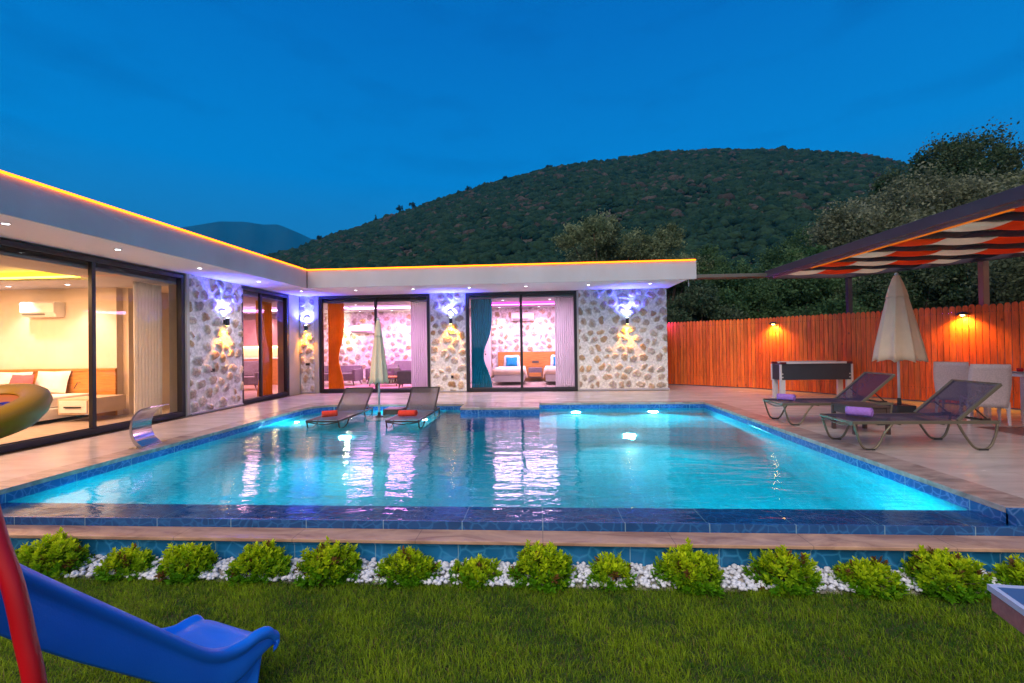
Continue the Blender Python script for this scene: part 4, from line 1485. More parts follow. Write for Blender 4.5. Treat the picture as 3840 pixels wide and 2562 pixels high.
PV, PF, PC = [], [], []
pw, gp = 0.078, 0.009
s = 0.0
k = 0
while s < tot - pw:
    p, d = fpos(s + pw / 2)
    nrm = Vector((d.y, -d.x, 0)) * (-1 if Vector((d.y, -d.x, 0)).dot(-p) < 0 else 1)
    h = 1.80 + random.uniform(-0.008, 0.008)
    w = pw / 2
    prof = [(-w, 0.02), (w, 0.02), (w, h - 0.045), (w * 0.75, h - 0.018), (w * 0.35, h - 0.002), (-w * 0.35, h - 0.002), (-w * 0.75, h - 0.018), (-w, h - 0.045)]
    off = random.uniform(-0.002, 0.002)
    th = 0.018
    b = len(PV)
    for side in (off, off - th):
        for (u, z) in prof:
            q = p + d * u + nrm * side
            PV.append((q.x - fo[0], q.y - fo[1], z))
    n8 = len(prof)
    PF.append(tuple(b + i for i in range(n8)))
    PF.append(tuple(b + n8 + i for i in range(n8))[::-1])
    for i in range(n8):
        j = (i + 1) % n8
        PF.append((b + i, b + n8 + i, b + n8 + j, b + j))
    t = random.random()
    cc = [(0.80 * (1 - t) + 0.95 * t) * random.uniform(0.85, 1.1), (0.12 * (1 - t) + 0.20 * t), (0.012 * (1 - t) + 0.025 * t)]
    PC += [cc] * (2 * n8)
    s += pw + gp
me = bpy.data.meshes.new('pickets')
me.from_pydata(PV, [], PF)
ca = me.color_attributes.new('Col', 'FLOAT_COLOR', 'POINT')
ca.data.foreach_set('color', np.concatenate([np.array(PC), np.ones((len(PC), 1))], 1).astype(np.float32).ravel())
link_mesh('pickets', me, M['fence'], fence)
rl = MB()
sc_ = MB()
for a, b in zip(seg[:-1], seg[1:]):
    d = (b - a).normalized()
    nrm = Vector((d.y, -d.x, 0))
    if nrm.dot(-a) < 0:
        nrm = -nrm
    for z in (0.28, 1.62):
        A, B = a - nrm * 0.045 - Vector(fo), b - nrm * 0.045 - Vector(fo)
        rl.bar((A.x, A.y, z), (B.x, B.y, z), 0.04, 0.07)
k = 0
s = 0.02
while s < tot - 0.05:
    p, d = fpos(s + pw / 2)
    nrm = Vector((d.y, -d.x, 0))
    if nrm.dot(-p) < 0:
        nrm = -nrm
    for z in (0.28, 1.66):
        for du in (-0.022, 0.022):
            q = p + d * du + nrm * 0.004 - Vector(fo)
            sc_.box(q.x - 0.004, q.x + 0.004, q.y - 0.004, q.y + 0.004, z - 0.004, z + 0.004)
    s += pw + gp
build(rl, 'rail', M['oak'], fence)
build(sc_, 'screws', M['chrome'], fence)

# fence lamps
for i, (px_, py_, lb) in enumerate(((5.82, 10.98, 'small dome lamp on the fence beside the football table'), (7.62, 8.15, 'small dome lamp on the fence near the dining set'))):
    # nearest fence point along the sight of each lamp
    best = min(((fpos(s)[0] - Vector((px_, py_, 0))).length, s) for s in np.arange(0, tot, 0.02))
    p, d = fpos(best[1] - 0.20)
    nrm = Vector((d.y, -d.x, 0))
    if nrm.dot(-p) < 0:
        nrm = -nrm
    r = empty('fence_lamp', (p.x, p.y, 1.63), math.atan2(nrm.y, nrm.x) + PI / 2, label=lb, cat='wall lamp', group='dome lamps on the fence')
    build(MB().box(-0.035, 0.035, -0.02, 0.0, -0.05, 0.05), 'bracket', M['anth'], r, bevel=0.003)
    build(MB().lathe([(0.0, 0.05), (0.045, 0.045), (0.085, 0.015), (0.09, -0.01), (0.082, -0.01), (0.04, 0.03), (0, 0.035)], c=(0, -0.085, 0), n=20), 'shade', M['anth'], r, smooth=True)
    build(MB().lathe([(0, -0.03), (0.025, -0.02), (0.03, 0.0), (0.015, 0.025), (0, 0.03)], c=(0, -0.085, 0), n=12), 'bulb', emitter('fence_bulb', (1.0, 0.55, 0.10), 30), r, smooth=True)
    q = Vector((p.x, p.y, 1.60)) + nrm * 0.09
    spot('fence_beam', q, q + Vector((0, 0, -1)) - nrm * 0.28, 55, (1.0, 0.42, 0.05), ang=140, blend=0.8, r=0.03)
# unseen fill beam added past the right edge, as if the lamp row went on
for s_ in (tot - 2.4,):
    p, d = fpos(s_)
    nrm = Vector((d.y, -d.x, 0))
    if nrm.dot(-p) < 0:
        nrm = -nrm
    q = Vector((p.x, p.y, 1.60)) + nrm * 0.09
    spot('fence_beam', q, q + Vector((0, 0, -1)) - nrm * 0.28, 55, (1.0, 0.42, 0.05), ang=140, blend=0.75, r=0.03)

# ================================================================== PERGOLA / AWNING
pg = empty('awning_pergola', (6.8, 10.1, 0), label='brown steel pergola roofed with red, cream and navy woven cloth', cat='pergola')
PO = Vector((6.8, 10.1, 0))


def pgb(mb, name, mt, parent=None, **kw):
    mb.v = [(x - PO.x, y - PO.y, z) for x, y, z in mb.v]
    return build(mb, name, mt, parent or pg, **kw)


A0, A1, A2, A3, A4 = (5.05, 10.0), (6.75, 10.12), (8.0, 8.2), (10.6, 4.2), (4.95, 3.2)
ZP = 2.66
for (a, b) in ((A0, A1), (A1, A2), (A2, A3)):
    pgb(MB().bar((*a, ZP - 0.02), (*b, ZP - 0.02), 0.07, 0.13), 'beam', M['pergola'], bevel=0.005)
pgb(MB().bar((5.03, 10.03, ZP + 0.02), (4.93, 2.6, ZP + 0.02), 0.09, 0.14), 'beam', M['pergola'], bevel=0.006)
pgb(MB().bar((5.12, 9.9, ZP - 0.05), (5.02, 2.6, ZP - 0.05), 0.05, 0.07), 'beam', M['rosewood'], bevel=0.004)
pgb(MB().box(6.76, 6.85, 10.06, 10.15, -0.1, ZP - 0.08), 'post', M['pergola'], bevel=0.005)
pgb(MB().box(7.93, 8.03, 8.36, 8.46, -0.1, ZP - 0.08), 'post', M['tanpost'], bevel=0.005)
# cloth strips: rows across, each checked
outline = [A0, A1, A2, A3]


def far_y(x):
    pts = [(5.05, 9.95), (6.75, 10.05), (8.0, 8.12), (10.6, 4.15), (12, 2.0)]
    return float(np.interp(x, [p[0] for p in pts], [p[1] for p in pts]))


row_h = 0.62
ridx = 0
y = 9.9
while y > 2.6:
    xs0, xs1 = 5.12, None
    # right end of this row on the slanting far beam
    for xq in np.arange(5.12, 11.5, 0.02):
        if far_y(xq) - 0.05 < y - row_h / 2:
            break
        xs1 = xq
    if xs1 and xs1 > xs0 + 0.15:
        cw = 0.70
        colored = (ridx % 2 == 0)
        cells = {}
        x = xs0
        ci = 0
        while x < xs1 - 0.02:
            xe = min(x + cw, xs1)
            if colored:
                key = 'creamcloth' if (ci + ridx // 2) % 2 == 0 else 'redcloth'
            else:
                key = 'navycloth' if (ci + ridx // 2) % 2 == 0 else 'greycloth'
            rows = []
            for a in range(5):
                yy = y - row_h * a / 4
                rows.append([(x + (xe - x) * b / 8, yy, ZP - 0.02 - 0.03 * math.sin(PI * (a / 4)) + 0.010 * math.sin(((x + (xe - x) * b / 8) - xs0) * PI / cw * 2 + (0 if colored else PI)))
                             for b in range(9)])
            pgb(MB().grid(rows), 'cloth_strip', M[key], smooth=True, solid=0.004)
            x = xe
            ci += 1
    y -= row_h
    ridx += 1
    row_h = 0.40 if ridx % 2 else 0.48
pgb(MB().bar((5.12, 8.6, ZP - 0.092), (5.06, 5.0, ZP - 0.092), 0.035, 0.012), 'glow_strip', emitter('added_beam_glow', (1.0, 0.22, 0.01), 0.28))  # glowing strip added to imitate warm lamp light on the inner beam
# slim steel beam from the villa roof to the pergola
bm_ = empty('steel_beam', (3.2, 10.08, 2.66), label='thin dark steel beam linking the villa roof to the pergola', cat='beam')
build(MB().bar((-0.05, -0.02, 0.0), (1.85, 0.0, 0.0), 0.30, 0.075), 'plate', M['anthg'], bm_, bevel=0.004)
build(MB().box(0.14, 0.16, -0.03, -0.01, -0.20, -0.04), 'hook', M['whitemetal'], bm_)


# ================================================================== LOUNGERS
def arc(pts, n=5):
    """Catmull-Rom through points"""
    P_ = [Vector(p) for p in pts]
    P_ = [P_[0] * 2 - P_[1]] + P_ + [P_[-1] * 2 - P_[-2]]
    out = []
    for i in range(1, len(P_) - 2):
        for k in range(n):
            t = k / n
            a, b, c_, d = P_[i - 1], P_[i], P_[i + 1], P_[i + 2]
            out.append(0.5 * ((2 * b) + (c_ - a) * t + (2 * a - 5 * b + 4 * c_ - d) * t * t + (3 * b - a - 3 * c_ + d) * t ** 3))
    out.append(P_[-2])
    return out


def make_lounger(frame, sling, label, grp):
    r = empty('sun_lounger', (0, 0, 0), label=label, cat='sun lounger', group=grp)
    hw = 0.27
    f = MB()
    for sy in (-1, 1):
        f.bar((0, sy * hw, 0.30), (1.5, sy * hw, 0.30), 0.026, 0.034)
    for x in (0.012, 1.488, 0.5, 0.95):
        f.bar((x, -hw, 0.295 if x in (0.012, 1.488) else 0.285), (x, hw, 0.295 if x in (0.012, 1.488) else 0.285), 0.026, 0.026)
    f.tube(arc([(0.03, -hw, 0.28), (0.035, 0, 0.245), (0.03, hw, 0.28)]), 0.010, n=6)
    build(f, 'frame', frame, r, bevel=0.003)
    for sy in (-1, 1):
        for pts in ([(0.02, 0.285), (0.045, 0.19), (0.09, 0.06), (0.14, 0.014), (0.215, 0.014), (0.27, 0.06), (0.34, 0.19), (0.42, 0.285)],
                    [(1.09, 0.285), (1.15, 0.17), (1.235, 0.045), (1.30, 0.014), (1.37, 0.014), (1.425, 0.06), (1.47, 0.18), (1.488, 0.285)]):
            lg = build(MB().tube(arc([(x, sy * hw, z) for x, z in pts], 4), 0.0125, n=8), 'leg', frame, r, smooth=True)
            q = sorted(pts, key=lambda p: p[1])[:2]
            xa, xb = min(q[0][0], q[1][0]), max(q[0][0], q[1][0])
            build(MB().bar((xa - 0.012, sy * hw, 0.009), (xb + 0.012, sy * hw, 0.009), 0.032, 0.018), 'rubber_foot', M['black'], lg, bevel=0.003)
    rows = []
    for i in range(13):
        x = 0.02 + (1.075 - 0.02) * i / 12
        rows.append([(x, -hw + 0.012 + (2 * hw - 0.024) * j / 8, 0.316 - 0.012 * math.sin(PI * j / 8) * math.sin(PI * i / 12)) for j in range(9)])
    build(MB().grid(rows), 'seat', sling, r, smooth=True)
    ang = math.radians(41)
    L = 0.59
    ca_, sa_ = math.cos(ang), math.sin(ang)
    b = MB()
    for sy in (-1, 1):
        b.bar((1.085, sy * (hw - 0.0), 0.318), (1.085 + L * ca_, sy * hw, 0.318 + L * sa_), 0.024, 0.034)
    b.bar((1.085 + L * ca_, -hw, 0.318 + L * sa_), (1.085 + L * ca_, hw, 0.318 + L * sa_), 0.022, 0.022)
    bf2 = build(b, 'backrest', frame, r, bevel=0.003)
    rows = []
    for i in range(9):
        t = i / 8
        rows.append([(1.085 + L * ca_ * t + 0.010 * sa_ * math.sin(PI * j / 8), -hw + 0.012 + (2 * hw - 0.024) * j / 8, 0.325 + L * sa_ * t - 0.014 * math.sin(PI * j / 8)) for j in range(9)])
    build(MB().grid(rows), 'backrest_sling', sling, bf2, smooth=True)
    st = MB()
    for sy in (-1, 1):
        st.tube([(1.085 + L * 0.42 * ca_, sy * (hw - 0.04), 0.318 + L * 0.42 * sa_ - 0.015), (1.44, sy * (hw - 0.04), 0.31)], 0.008, n=6)
    st.tube([(1.44, -hw + 0.02, 0.31), (1.44, hw - 0.02, 0.31)], 0.008, n=6)
    st.box(1.36, 1.45, hw - 0.05, hw - 0.03, 0.30, 0.335).box(1.36, 1.45, -hw + 0.03, -hw + 0.05, 0.30, 0.335)
    build(st, 'support_strut', M['frameB'], r)
    return r


G1, G2 = 'sun loungers on the terrace', 'sun loungers standing in the pool'
l0 = make_lounger(M['frameT'], M['slingN'], 'navy mesh sun lounger nearest the camera, in front of the terrace side table', G1)
l0.location = (3.39, 5.30, 0)
dup(l0, loc=(3.44, 6.78, 0), label='navy mesh sun lounger behind the side table, before the football table')
l1 = make_lounger(M['frameB'], M['slingB'], 'brown mesh sun lounger in the pool, left of the parasol', G2)
l1.location = (-3.60, 7.06, -0.31)
l1.rotation_euler = (0, 0, PI / 2)
dup(l1, loc=(-2.25, 7.04, -0.31), label='brown mesh sun lounger in the pool, right of the parasol')


def towel(loc, rz, mt, label, grp):
    mb = MB()
    n = 20
    L = 0.19
    prof = []
    # spiral roll cross-section with outer flap
    for k in range(61):
        a = k / 60 * 2 * PI * 2.6
        rr = 0.014 + 0.041 * k / 60
        prof.append((rr * math.cos(a), 0.058 + rr * math.sin(a) * 0.95))
    rows = []
    for j in range(9):
        yy = -L / 2 + L * j / 8
        row = []
        for q, (x, z) in enumerate(prof):
            wob = 1 + 0.03 * math.sin(j * 1.7 + q * 0.5)
            row.append((x * wob, yy + 0.006 * math.sin(q * 0.37), z))
        rows.append(row)
    mb.grid(rows)
    o = build(mb, 'rolled_towel', mt, smooth=True, solid=0.009)
    o.location = loc
    o.rotation_euler = (0, 0, rz)
    return tag(o, label, 'towel', grp)


TG = 'rolled towels on the loungers'
towel((-3.60, 7.33, 0.010), PI / 2 + 0.5, M['towelR'], 'red rolled towel on the left pool lounger', TG).scale = (1.3, 1.25, 1.1)
towel((-2.24, 7.33, 0.010), PI / 2 + 0.02, M['towelR'], 'red rolled towel on the right pool lounger', TG).scale = (1.3, 1.5, 1.1)
towel((3.62, 5.25, 0.318), PI / 2 - 0.75, M['towelP'], 'lilac rolled towel on the nearest terrace lounger', TG).scale = (1.15, 1.2, 1.1)
towel((3.60, 6.70, 0.318), PI / 2 - 0.75, M['towelP'], 'lilac rolled towel on the farther terrace lounger', TG).scale = (1.05, 1.1, 1.0)


# ------------------------------------------------------------------ parasols
def parasol(loc, zt, zc, zh, rc, rh, base_z, label, ribs=8, pole=M['whitemetal'], seed=0, rtop=0.045):
    r = empty('parasol', loc, label=label, cat='parasol', group='closed cream parasols')
    build(MB().tube([(0, 0, base_z), (0, 0, zt - 0.05)], 0.019, n=12), 'pole', pole, r, smooth=True)
    rnd = random.Random(seed)
    ph = [rnd.uniform(-0.25, 0.25) for _ in range(ribs)]
    am = [rnd.uniform(0.7, 1.3) for _ in range(ribs)]

    def fn(a, i, rr, z, amp=0.16, scal=0.0):
        k = int(a / (2 * PI) * ribs) % ribs
        c = 1 - 2 * abs(math.sin(ribs * a / 2 + ph[k] * math.sin(a * ribs / 2) ** 2)) ** 0.75
        return rr * (1 + amp * c * am[k] * (0.3 + 0.7 * (1 - (z - zh) / (zt - zh)))), z - scal * (1 + c) * 0.5
    prof = []
    for q in range(15):
        t = q / 14
        z = zt - 0.05 - (zt - 0.05 - zh) * t
        base = rtop * 0.8 + (rh - rtop * 0.8) * (t ** 0.78)
        prof.append((base, z))
    b = MB()
    n = ribs * 12
    b.lathe(prof, n=n, fn=lambda a, i, rr, z: fn(a, i, rr, z, 0.17, 0.0 if i < 13 else 0.045 * (i - 12) / 2))
    build(b, 'canopy', M['canvas'], r, smooth=True, solid=0.004)
    b = MB()
    prof = [(rtop * 0.8, zt - 0.045)]
    for q in range(1, 9):
        t = q / 8
        prof.append((rtop * 0.8 + (rc - rtop * 0.8) * t ** 0.85, zt - 0.045 - (zt - 0.045 - zc) * t))
    b.lathe(prof, n=n, fn=lambda a, i, rr, z: fn(a, i, rr, z, 0.11, 0.0 if i < 7 else 0.02 * (i - 6) / 2))
    build(b, 'top_flap', M['canvas'], r, smooth=True, solid=0.004)
    build(MB().lathe([(0.0, 0.05), (0.016, 0.046), (0.026, 0.03), (0.028, 0.012), (0.020, -0.005), (0.030, -0.02), (0.034, -0.05)], c=(0, 0, zt - 0.04), n=14), 'finial', M['whitemetal'], r, smooth=True)
    return r


p2 = parasol((5.90, 7.64, 0), 2.30, 1.90, 0.875, 0.142, 0.30, 0.0, 'large closed cream parasol standing on the terrace before the fence', seed=4)
bb = MB().box(-0.15, 0.15, -0.15, 0.15, 0.0, 0.13)
build(bb, 'base', M['anth'], p2, bevel=0.01)
build(MB().tube([(0, 0, 0.13), (0, 0, 0.24)], 0.028, n=12), 'sleeve', M['anth'], p2)
p1 = parasol((-3.03, 8.12, 0), 1.75, 1.40, 0.55, 0.080, 0.16, -0.14, 'small closed cream parasol standing in the pool between two loungers', seed=2, rtop=0.034)
build(MB().lathe([(0.0, -0.10), (0.045, -0.10), (0.06, -0.115), (0.2, -0.125), (0.23, -0.15), (0.23, -0.31)], n=28), 'base', M['concrete'], p1, smooth=False)
build(MB().lathe([(0.0, -0.02), (0.030, -0.02), (0.032, -0.08), (0.07, -0.095), (0.075, -0.12)], n=16), 'sleeve', M['anth'], p1, smooth=False)


# ------------------------------------------------------------------ side tables
def side_table(loc, s, h, label, rz=0.0):
    r = empty('side_table', loc, rz, label=label, cat='side table', group='dark side tables between loungers')
    build(MB().box(-s / 2, s / 2, -s / 2, s / 2, h - 0.028, h), 'tabletop', M['brownrattan'], r, bevel=0.005)
    b = MB()
    e = s / 2 - 0.02
    for a in ((-e, -e, e, -e), (-e, e, e, e), (-e, -e, -e, e), (e, -e, e, e)):
        b.bar((a[0], a[1], h - 0.075), (a[2], a[3], h - 0.075), 0.02, 0.09)
    build(b, 'apron', M['brownrattan'], r, bevel=0.003)
    for sx in (-1, 1):
        for sy in (-1, 1):
            build(MB().bar((sx * e, sy * e, 0), (sx * e, sy * e, h - 0.03), 0.042, 0.042, up=(0, 1, 0)), 'leg', M['brownrattan'], r, bevel=0.004)
    return r


side_table((4.19, 6.07, 0), 0.44, 0.36, 'dark brown side table between the two terrace loungers')
side_table((-2.88, 8.58, -0.31), 0.36, 0.30, 'dark side table in the pool behind the small parasol')

# ------------------------------------------------------------------ football table
ft = empty('football_table', (5.76, 9.58, 0), label='football table with dark body and white legs before the fence', cat='game table')
W_, D_ = 1.44, 0.34
b = MB()
b.box(-W_ / 2, W_ / 2, 0, 0.025, 0.385, 0.72).box(-W_ / 2, W_ / 2, D_ - 0.025, D_, 0.385, 0.72)
b.box(-W_ / 2, -W_ / 2 + 0.025, 0.025, D_ - 0.025, 0.385, 0.72).box(W_ / 2 - 0.025, W_ / 2, 0.025, D_ - 0.025, 0.385, 0.72)
b.box(-W_ / 2 + 0.025, W_ / 2 - 0.025, 0.025, D_ - 0.025, 0.42, 0.44)
build(b, 'body', mat('charcoal_panel', (0.035, 0.045, 0.065), 0.45, var=0.1), ft, bevel=0.004)
b = MB()
b.box(-W_ / 2 + 0.12, W_ / 2 - 0.12, -0.03, 0.05, 0.722, 0.765).box(-W_ / 2 + 0.12, W_ / 2 - 0.12, D_ - 0.05, D_ + 0.03, 0.722, 0.765)
build(b, 'top_rail', M['whitemetal'], ft, bevel=0.004)
b = MB()
for sx in (-1, 1):
    for sy in (0, 1):
        x = sx * (W_ / 2 - 0.055)
        build(MB().box(x - 0.055, x + 0.055, sy * D_ - 0.035, sy * D_ + 0.035, 0.722, 0.76), 'corner_cap', M['maroon'], ft, bevel=0.012)
for sx in (-1, 1):
    for sy in (0, 1):
        x = sx * (W_ / 2 - 0.005)
        lg = MB()
        lg.box(x - 0.018, x + 0.018, sy * D_ - 0.02, sy * D_ + 0.02, 0.36, 0.71)
        x2 = sx * (W_ / 2 - 0.05)
        lg.box(x2 - 0.05, x2 + 0.05, sy * (D_ - 0.06), sy * (D_ - 0.06) + 0.06, 0.0, 0.383)
        build(lg, 'leg', M['whitemetal'], ft, bevel=0.004)
for k in range(8):
    x = -W_ / 2 + 0.16 + k * (W_ - 0.32) / 7
    rd_ = build(MB().tube([(x, 0.03, 0.60), (x, D_ + 0.12 * (k % 2), 0.60)], 0.008, n=6), 'rod', M['chrome'], ft)
    b = MB()
    for j in range(2 + k % 3):
        yy = 0.12 + j * 0.5 / (2 + k % 3)
        b.box(x - 0.012, x + 0.012, yy - 0.018, yy + 0.018, 0.53, 0.64)
    build(b, 'players', M['redP'] if k % 2 else M['blueP'], rd_)
b = MB()
for sx in (-1, 1):
    for z in (0.44, 0.51):
        b.box(sx * (W_ / 2 - 0.045) - 0.012, sx * (W_ / 2 - 0.045) + 0.012, -0.006, 0.0, z - 0.012, z + 0.012)
build(b, 'bolts', M['whitemetal'], ft)

# ------------------------------------------------------------------ dining set
def dining_chair(loc, rz, label):
    r = empty('dining_chair', loc, rz, label=label, cat='chair', group='pale rattan dining chairs')
    # faces -y locally, backrest at +y
    w = 0.42
    rows_f, th = [], 0.03
    mb = MB()
    pts = []
    for i in range(11):
        t = i / 10
        z = 0.24 + 0.60 * t
        y = 0.20 + 0.13 * t ** 1.4
        ww = w / 2 * (0.90 + 0.10 * math.sin(t * PI * 0.9)) * (1.0 if t < 0.9 else 0.985)
        pts.append([(ww * (j / 8 * 2 - 1), y + 0.02 * (1 - (j / 8 * 2 - 1) ** 2), z) for j in range(9)])
    mb.grid(pts)
    build(mb, 'backrest', M['rattan'], r, smooth=True, solid=0.028)
    build(MB().box(-w / 2, w / 2, -0.22, 0.20, 0.31, 0.36), 'seat', M['rattan'], r, bevel=0.015)
    b = MB()
    for k in range(9):
        pass
    # skirt with arched lower edge
    for (ax, sgn) in (('x', 1),):
        for yy in (-0.215, 0.195):
            prof = [(-w / 2, 0.31)] + [(-w / 2 + w * q / 10, 0.20 + 0.075 * math.sin(PI * q / 10)) for q in range(11)] + [(w / 2, 0.31)]
            b.prism([(u, yy, z) for u, z in prof], (0, 0.02, 0))
        for xx in (-w / 2, w / 2 - 0.02):
            prof = [(-0.20, 0.31)] + [(-0.20 + 0.4 * q / 10, 0.20 + 0.075 * math.sin(PI * q / 10)) for q in range(11)] + [(0.20, 0.31)]
            b.prism([(xx, u, z) for u, z in prof], (0.02, 0, 0))
    build(b, 'skirt', M['rattan'], r)
    for sx in (-1, 1):
        for sy in (-1, 1):
            build(MB().tube([(sx * 0.19, sy * 0.19, 0.32), (sx * 0.20, sy * 0.21, 0.0)], [0.024, 0.016], n=8), 'leg', M['rattan'], r)
    return r


c0 = dining_chair((6.34, 6.72, 0), PI / 2 + 0.55, 'pale rattan chair seen from behind, right behind the nearest lounger')
c0.rotation_euler = (0, 0, PI - 0.55)
dup(c0, loc=(6.60, 7.42, 0), rz=PI - 0.9, label='white rattan chair farther back, half hidden behind the first')
dup(c0, loc=(6.85, 6.32, 0), rz=PI - 0.35, label='pale rattan chair cut by the right picture edge')
tb = empty('dining_table', (7.35, 7.0, 0), label='white dining table among the rattan chairs at right', cat='table')
build(MB().box(-0.5, 0.6, -0.30, 0.35, 0.64, 0.68), 'tabletop', M['white'], tb, bevel=0.005)
for sx in (-0.42, 0.52):
    for sy in (-0.24, 0.29):
        build(MB().box(sx - 0.03, sx + 0.03, sy - 0.03, sy + 0.03, 0, 0.64), 'leg', M['rattan'], tb, bevel=0.004)
for i, (x, y, lb) in enumerate(((7.02, 6.9, 'white plate on the dining table nearest the chair backs'), (7.45, 6.95, 'white plate on the dining table, farther right'))):
    tag(build(MB().lathe([(0, 0.004), (0.06, 0.004), (0.085, 0.014), (0.11, 0.020), (0.108, 0.024), (0.08, 0.018), (0.0, 0.009)], n=24), 'plate', M['white'], smooth=True, loc=(x, y, 0.681)), lb, 'plate', 'plates on the dining table')
tag(build(MB().lathe([(0, 0.0), (0.03, 0.0), (0.038, 0.03), (0.036, 0.055), (0.0, 0.05)], n=16), 'candle_bowl', M['redP'], smooth=True, loc=(7.02, 6.9, 0.70)), 'small dark red bowl standing on a white plate', 'bowl')

# ------------------------------------------------------------------ pool fountain (steel swan-neck blade)
fn_ = empty('pool_fountain', (-4.93, 5.20, 0), label='curved steel waterfall spout on the left pool edge', cat='fountain')
prof = arc([(0.0, 0.0), (-0.08, 0.09), (-0.115, 0.22), (-0.09, 0.36), (-0.01, 0.46), (0.12, 0.50)], 5)
prof = [(p.x, p.y) for p in [Vector((a.x, a.y, 0)) for a in [Vector((q[0], q[1], 0)) for q in prof]]]
mb = MB()
th = [0.05 - 0.038 * i / (len(prof) - 1) for i in range(len(prof))]
out, inn = [], []
for i, (x, z) in enumerate(prof):
    j0, j1 = max(0, i - 1), min(len(prof) - 1, i + 1)
    d = Vector((prof[j1][0] - prof[j0][0], 0, prof[j1][1] - prof[j0][1])).normalized()
    nrm = Vector((-d.z, 0, d.x))
    out.append((x + nrm.x * th[i] / 2, z + nrm.z * th[i] / 2))
    inn.append((x - nrm.x * th[i] / 2, z - nrm.z * th[i] / 2))
w2 = 0.16
ring = out + inn[::-1]
nR = len(ring)
mb.v = [(x, -w2, z) for x, z in ring] + [(x, w2, z) for x, z in ring]
nO = len(out)
for i in range(nR):
    j = (i + 1) % nR
    mb.f.append((i, nR + i, nR + j, j))
for i in range(nO - 1):
    a, b, c_, d_ = i, i + 1, nR - 2 - i, nR - 1 - i
    mb.f.append((a, b, c_, d_))
    mb.f.append((nR + d_, nR + c_, nR + b, nR + a))
build(mb, 'blade', M['chrome'], fn_, bevel=0.002)
build(MB().box(-0.09, 0.07, -0.23, 0.23, 0.004, 0.012), 'foot_plate', M['chrome'], fn_, bevel=0.002)
fn_.rotation_euler = (0, 0, 0.12)
fn_.location = (-4.95, 5.30, 0)

# ================================================================== PLANTING
def bush(loc, w, h, n, label, seed, tint=0.0):
    rg = np.random.default_rng(seed)
    root = empty('bush', loc, label=label, cat='bush', group='small clipped bushes along the planter wall')
    # twigs
    tw = MB()
    for k in range(26):
        a, e = rg.uniform(0, 2 * PI), rg.uniform(0.15, 1.3)
        tip = (w * 0.9 * math.cos(a) * math.cos(e), w * 0.75 * math.sin(a) * math.cos(e), 0.02 + h * 0.85 * math.sin(e))
        tw.tube([(0, 0, -0.02), (tip[0] * 0.45, tip[1] * 0.45, tip[2] * 0.6), tip], [0.004, 0.003, 0.0015], n=4, cap=False)
    build(tw, 'twigs', M['bark'], root)
    # shoots: whorls of leaves on shoot tips
    ns = n // 11
    th = rg.uniform(0, 2 * PI, ns)
    cz = rg.uniform(-0.08, 1, ns)
    rr = rg.uniform(0.62, 1.05, ns) ** 0.7
    lump = 1 + 0.15 * np.sin(th * (2 + seed % 3) + seed) * np.cos(cz * 3 + seed * 1.7) + 0.09 * np.sin(th * 7 + cz * 9 + seed) + (rg.random(ns) < 0.06) * rg.uniform(0.05, 0.16, ns)
    st = np.sqrt(np.clip(1 - cz ** 2, 0, 1))
    D = np.stack([st * np.cos(th), st * np.sin(th), cz], 1)
    P0 = D * rr[:, None] * lump[:, None] * np.array([w, w * 0.68, h])
    P0[:, 2] = np.maximum(P0[:, 2], 0.015)
    V, F, C = [], [], []
    up = np.array([0, 0, 1.0])
    for i in range(ns):
        ax = D[i] * 0.7 + up * 0.7 + rg.normal(0, 0.25, 3)
        ax /= np.linalg.norm(ax)
        tmp = np.cross(ax, rg.standard_normal(3))
        e1 = tmp / np.linalg.norm(tmp)
        e2 = np.cross(ax, e1)
        hl = (P0[i, 2] / h)
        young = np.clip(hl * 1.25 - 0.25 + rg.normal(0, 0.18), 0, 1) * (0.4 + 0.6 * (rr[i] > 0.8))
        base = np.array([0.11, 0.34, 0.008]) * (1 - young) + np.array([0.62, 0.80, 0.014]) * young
        if rg.random() < 0.05:
            base = np.array([0.20, 0.10, 0.03])
        for k in range(11):
            a = k * 2.4 + rg.uniform(-0.3, 0.3)
            tilt = 0.45 + 0.085 * k
            d = ax * math.cos(tilt) + (e1 * math.cos(a) + e2 * math.sin(a)) * math.sin(tilt)
            s_ = np.cross(d, ax)
            s_ /= (np.linalg.norm(s_) + 1e-6)
            L = rg.uniform(0.026, 0.043)
            Wd = L * 0.46
            o0 = P0[i] - ax * 0.004 * k
            nn = np.cross(s_, d) * L * 0.12
            V += [o0, o0 + d * L * 0.55 + s_ * Wd / 2 + nn, o0 + d * L, o0 + d * L * 0.55 - s_ * Wd / 2 + nn]
            b = len(V) - 4
            F.append((b, b + 1, b + 2, b + 3))
            c_ = base * rg.uniform(0.75, 1.2)
            C += [c_] * 4
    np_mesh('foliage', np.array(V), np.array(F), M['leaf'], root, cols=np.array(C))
    return root


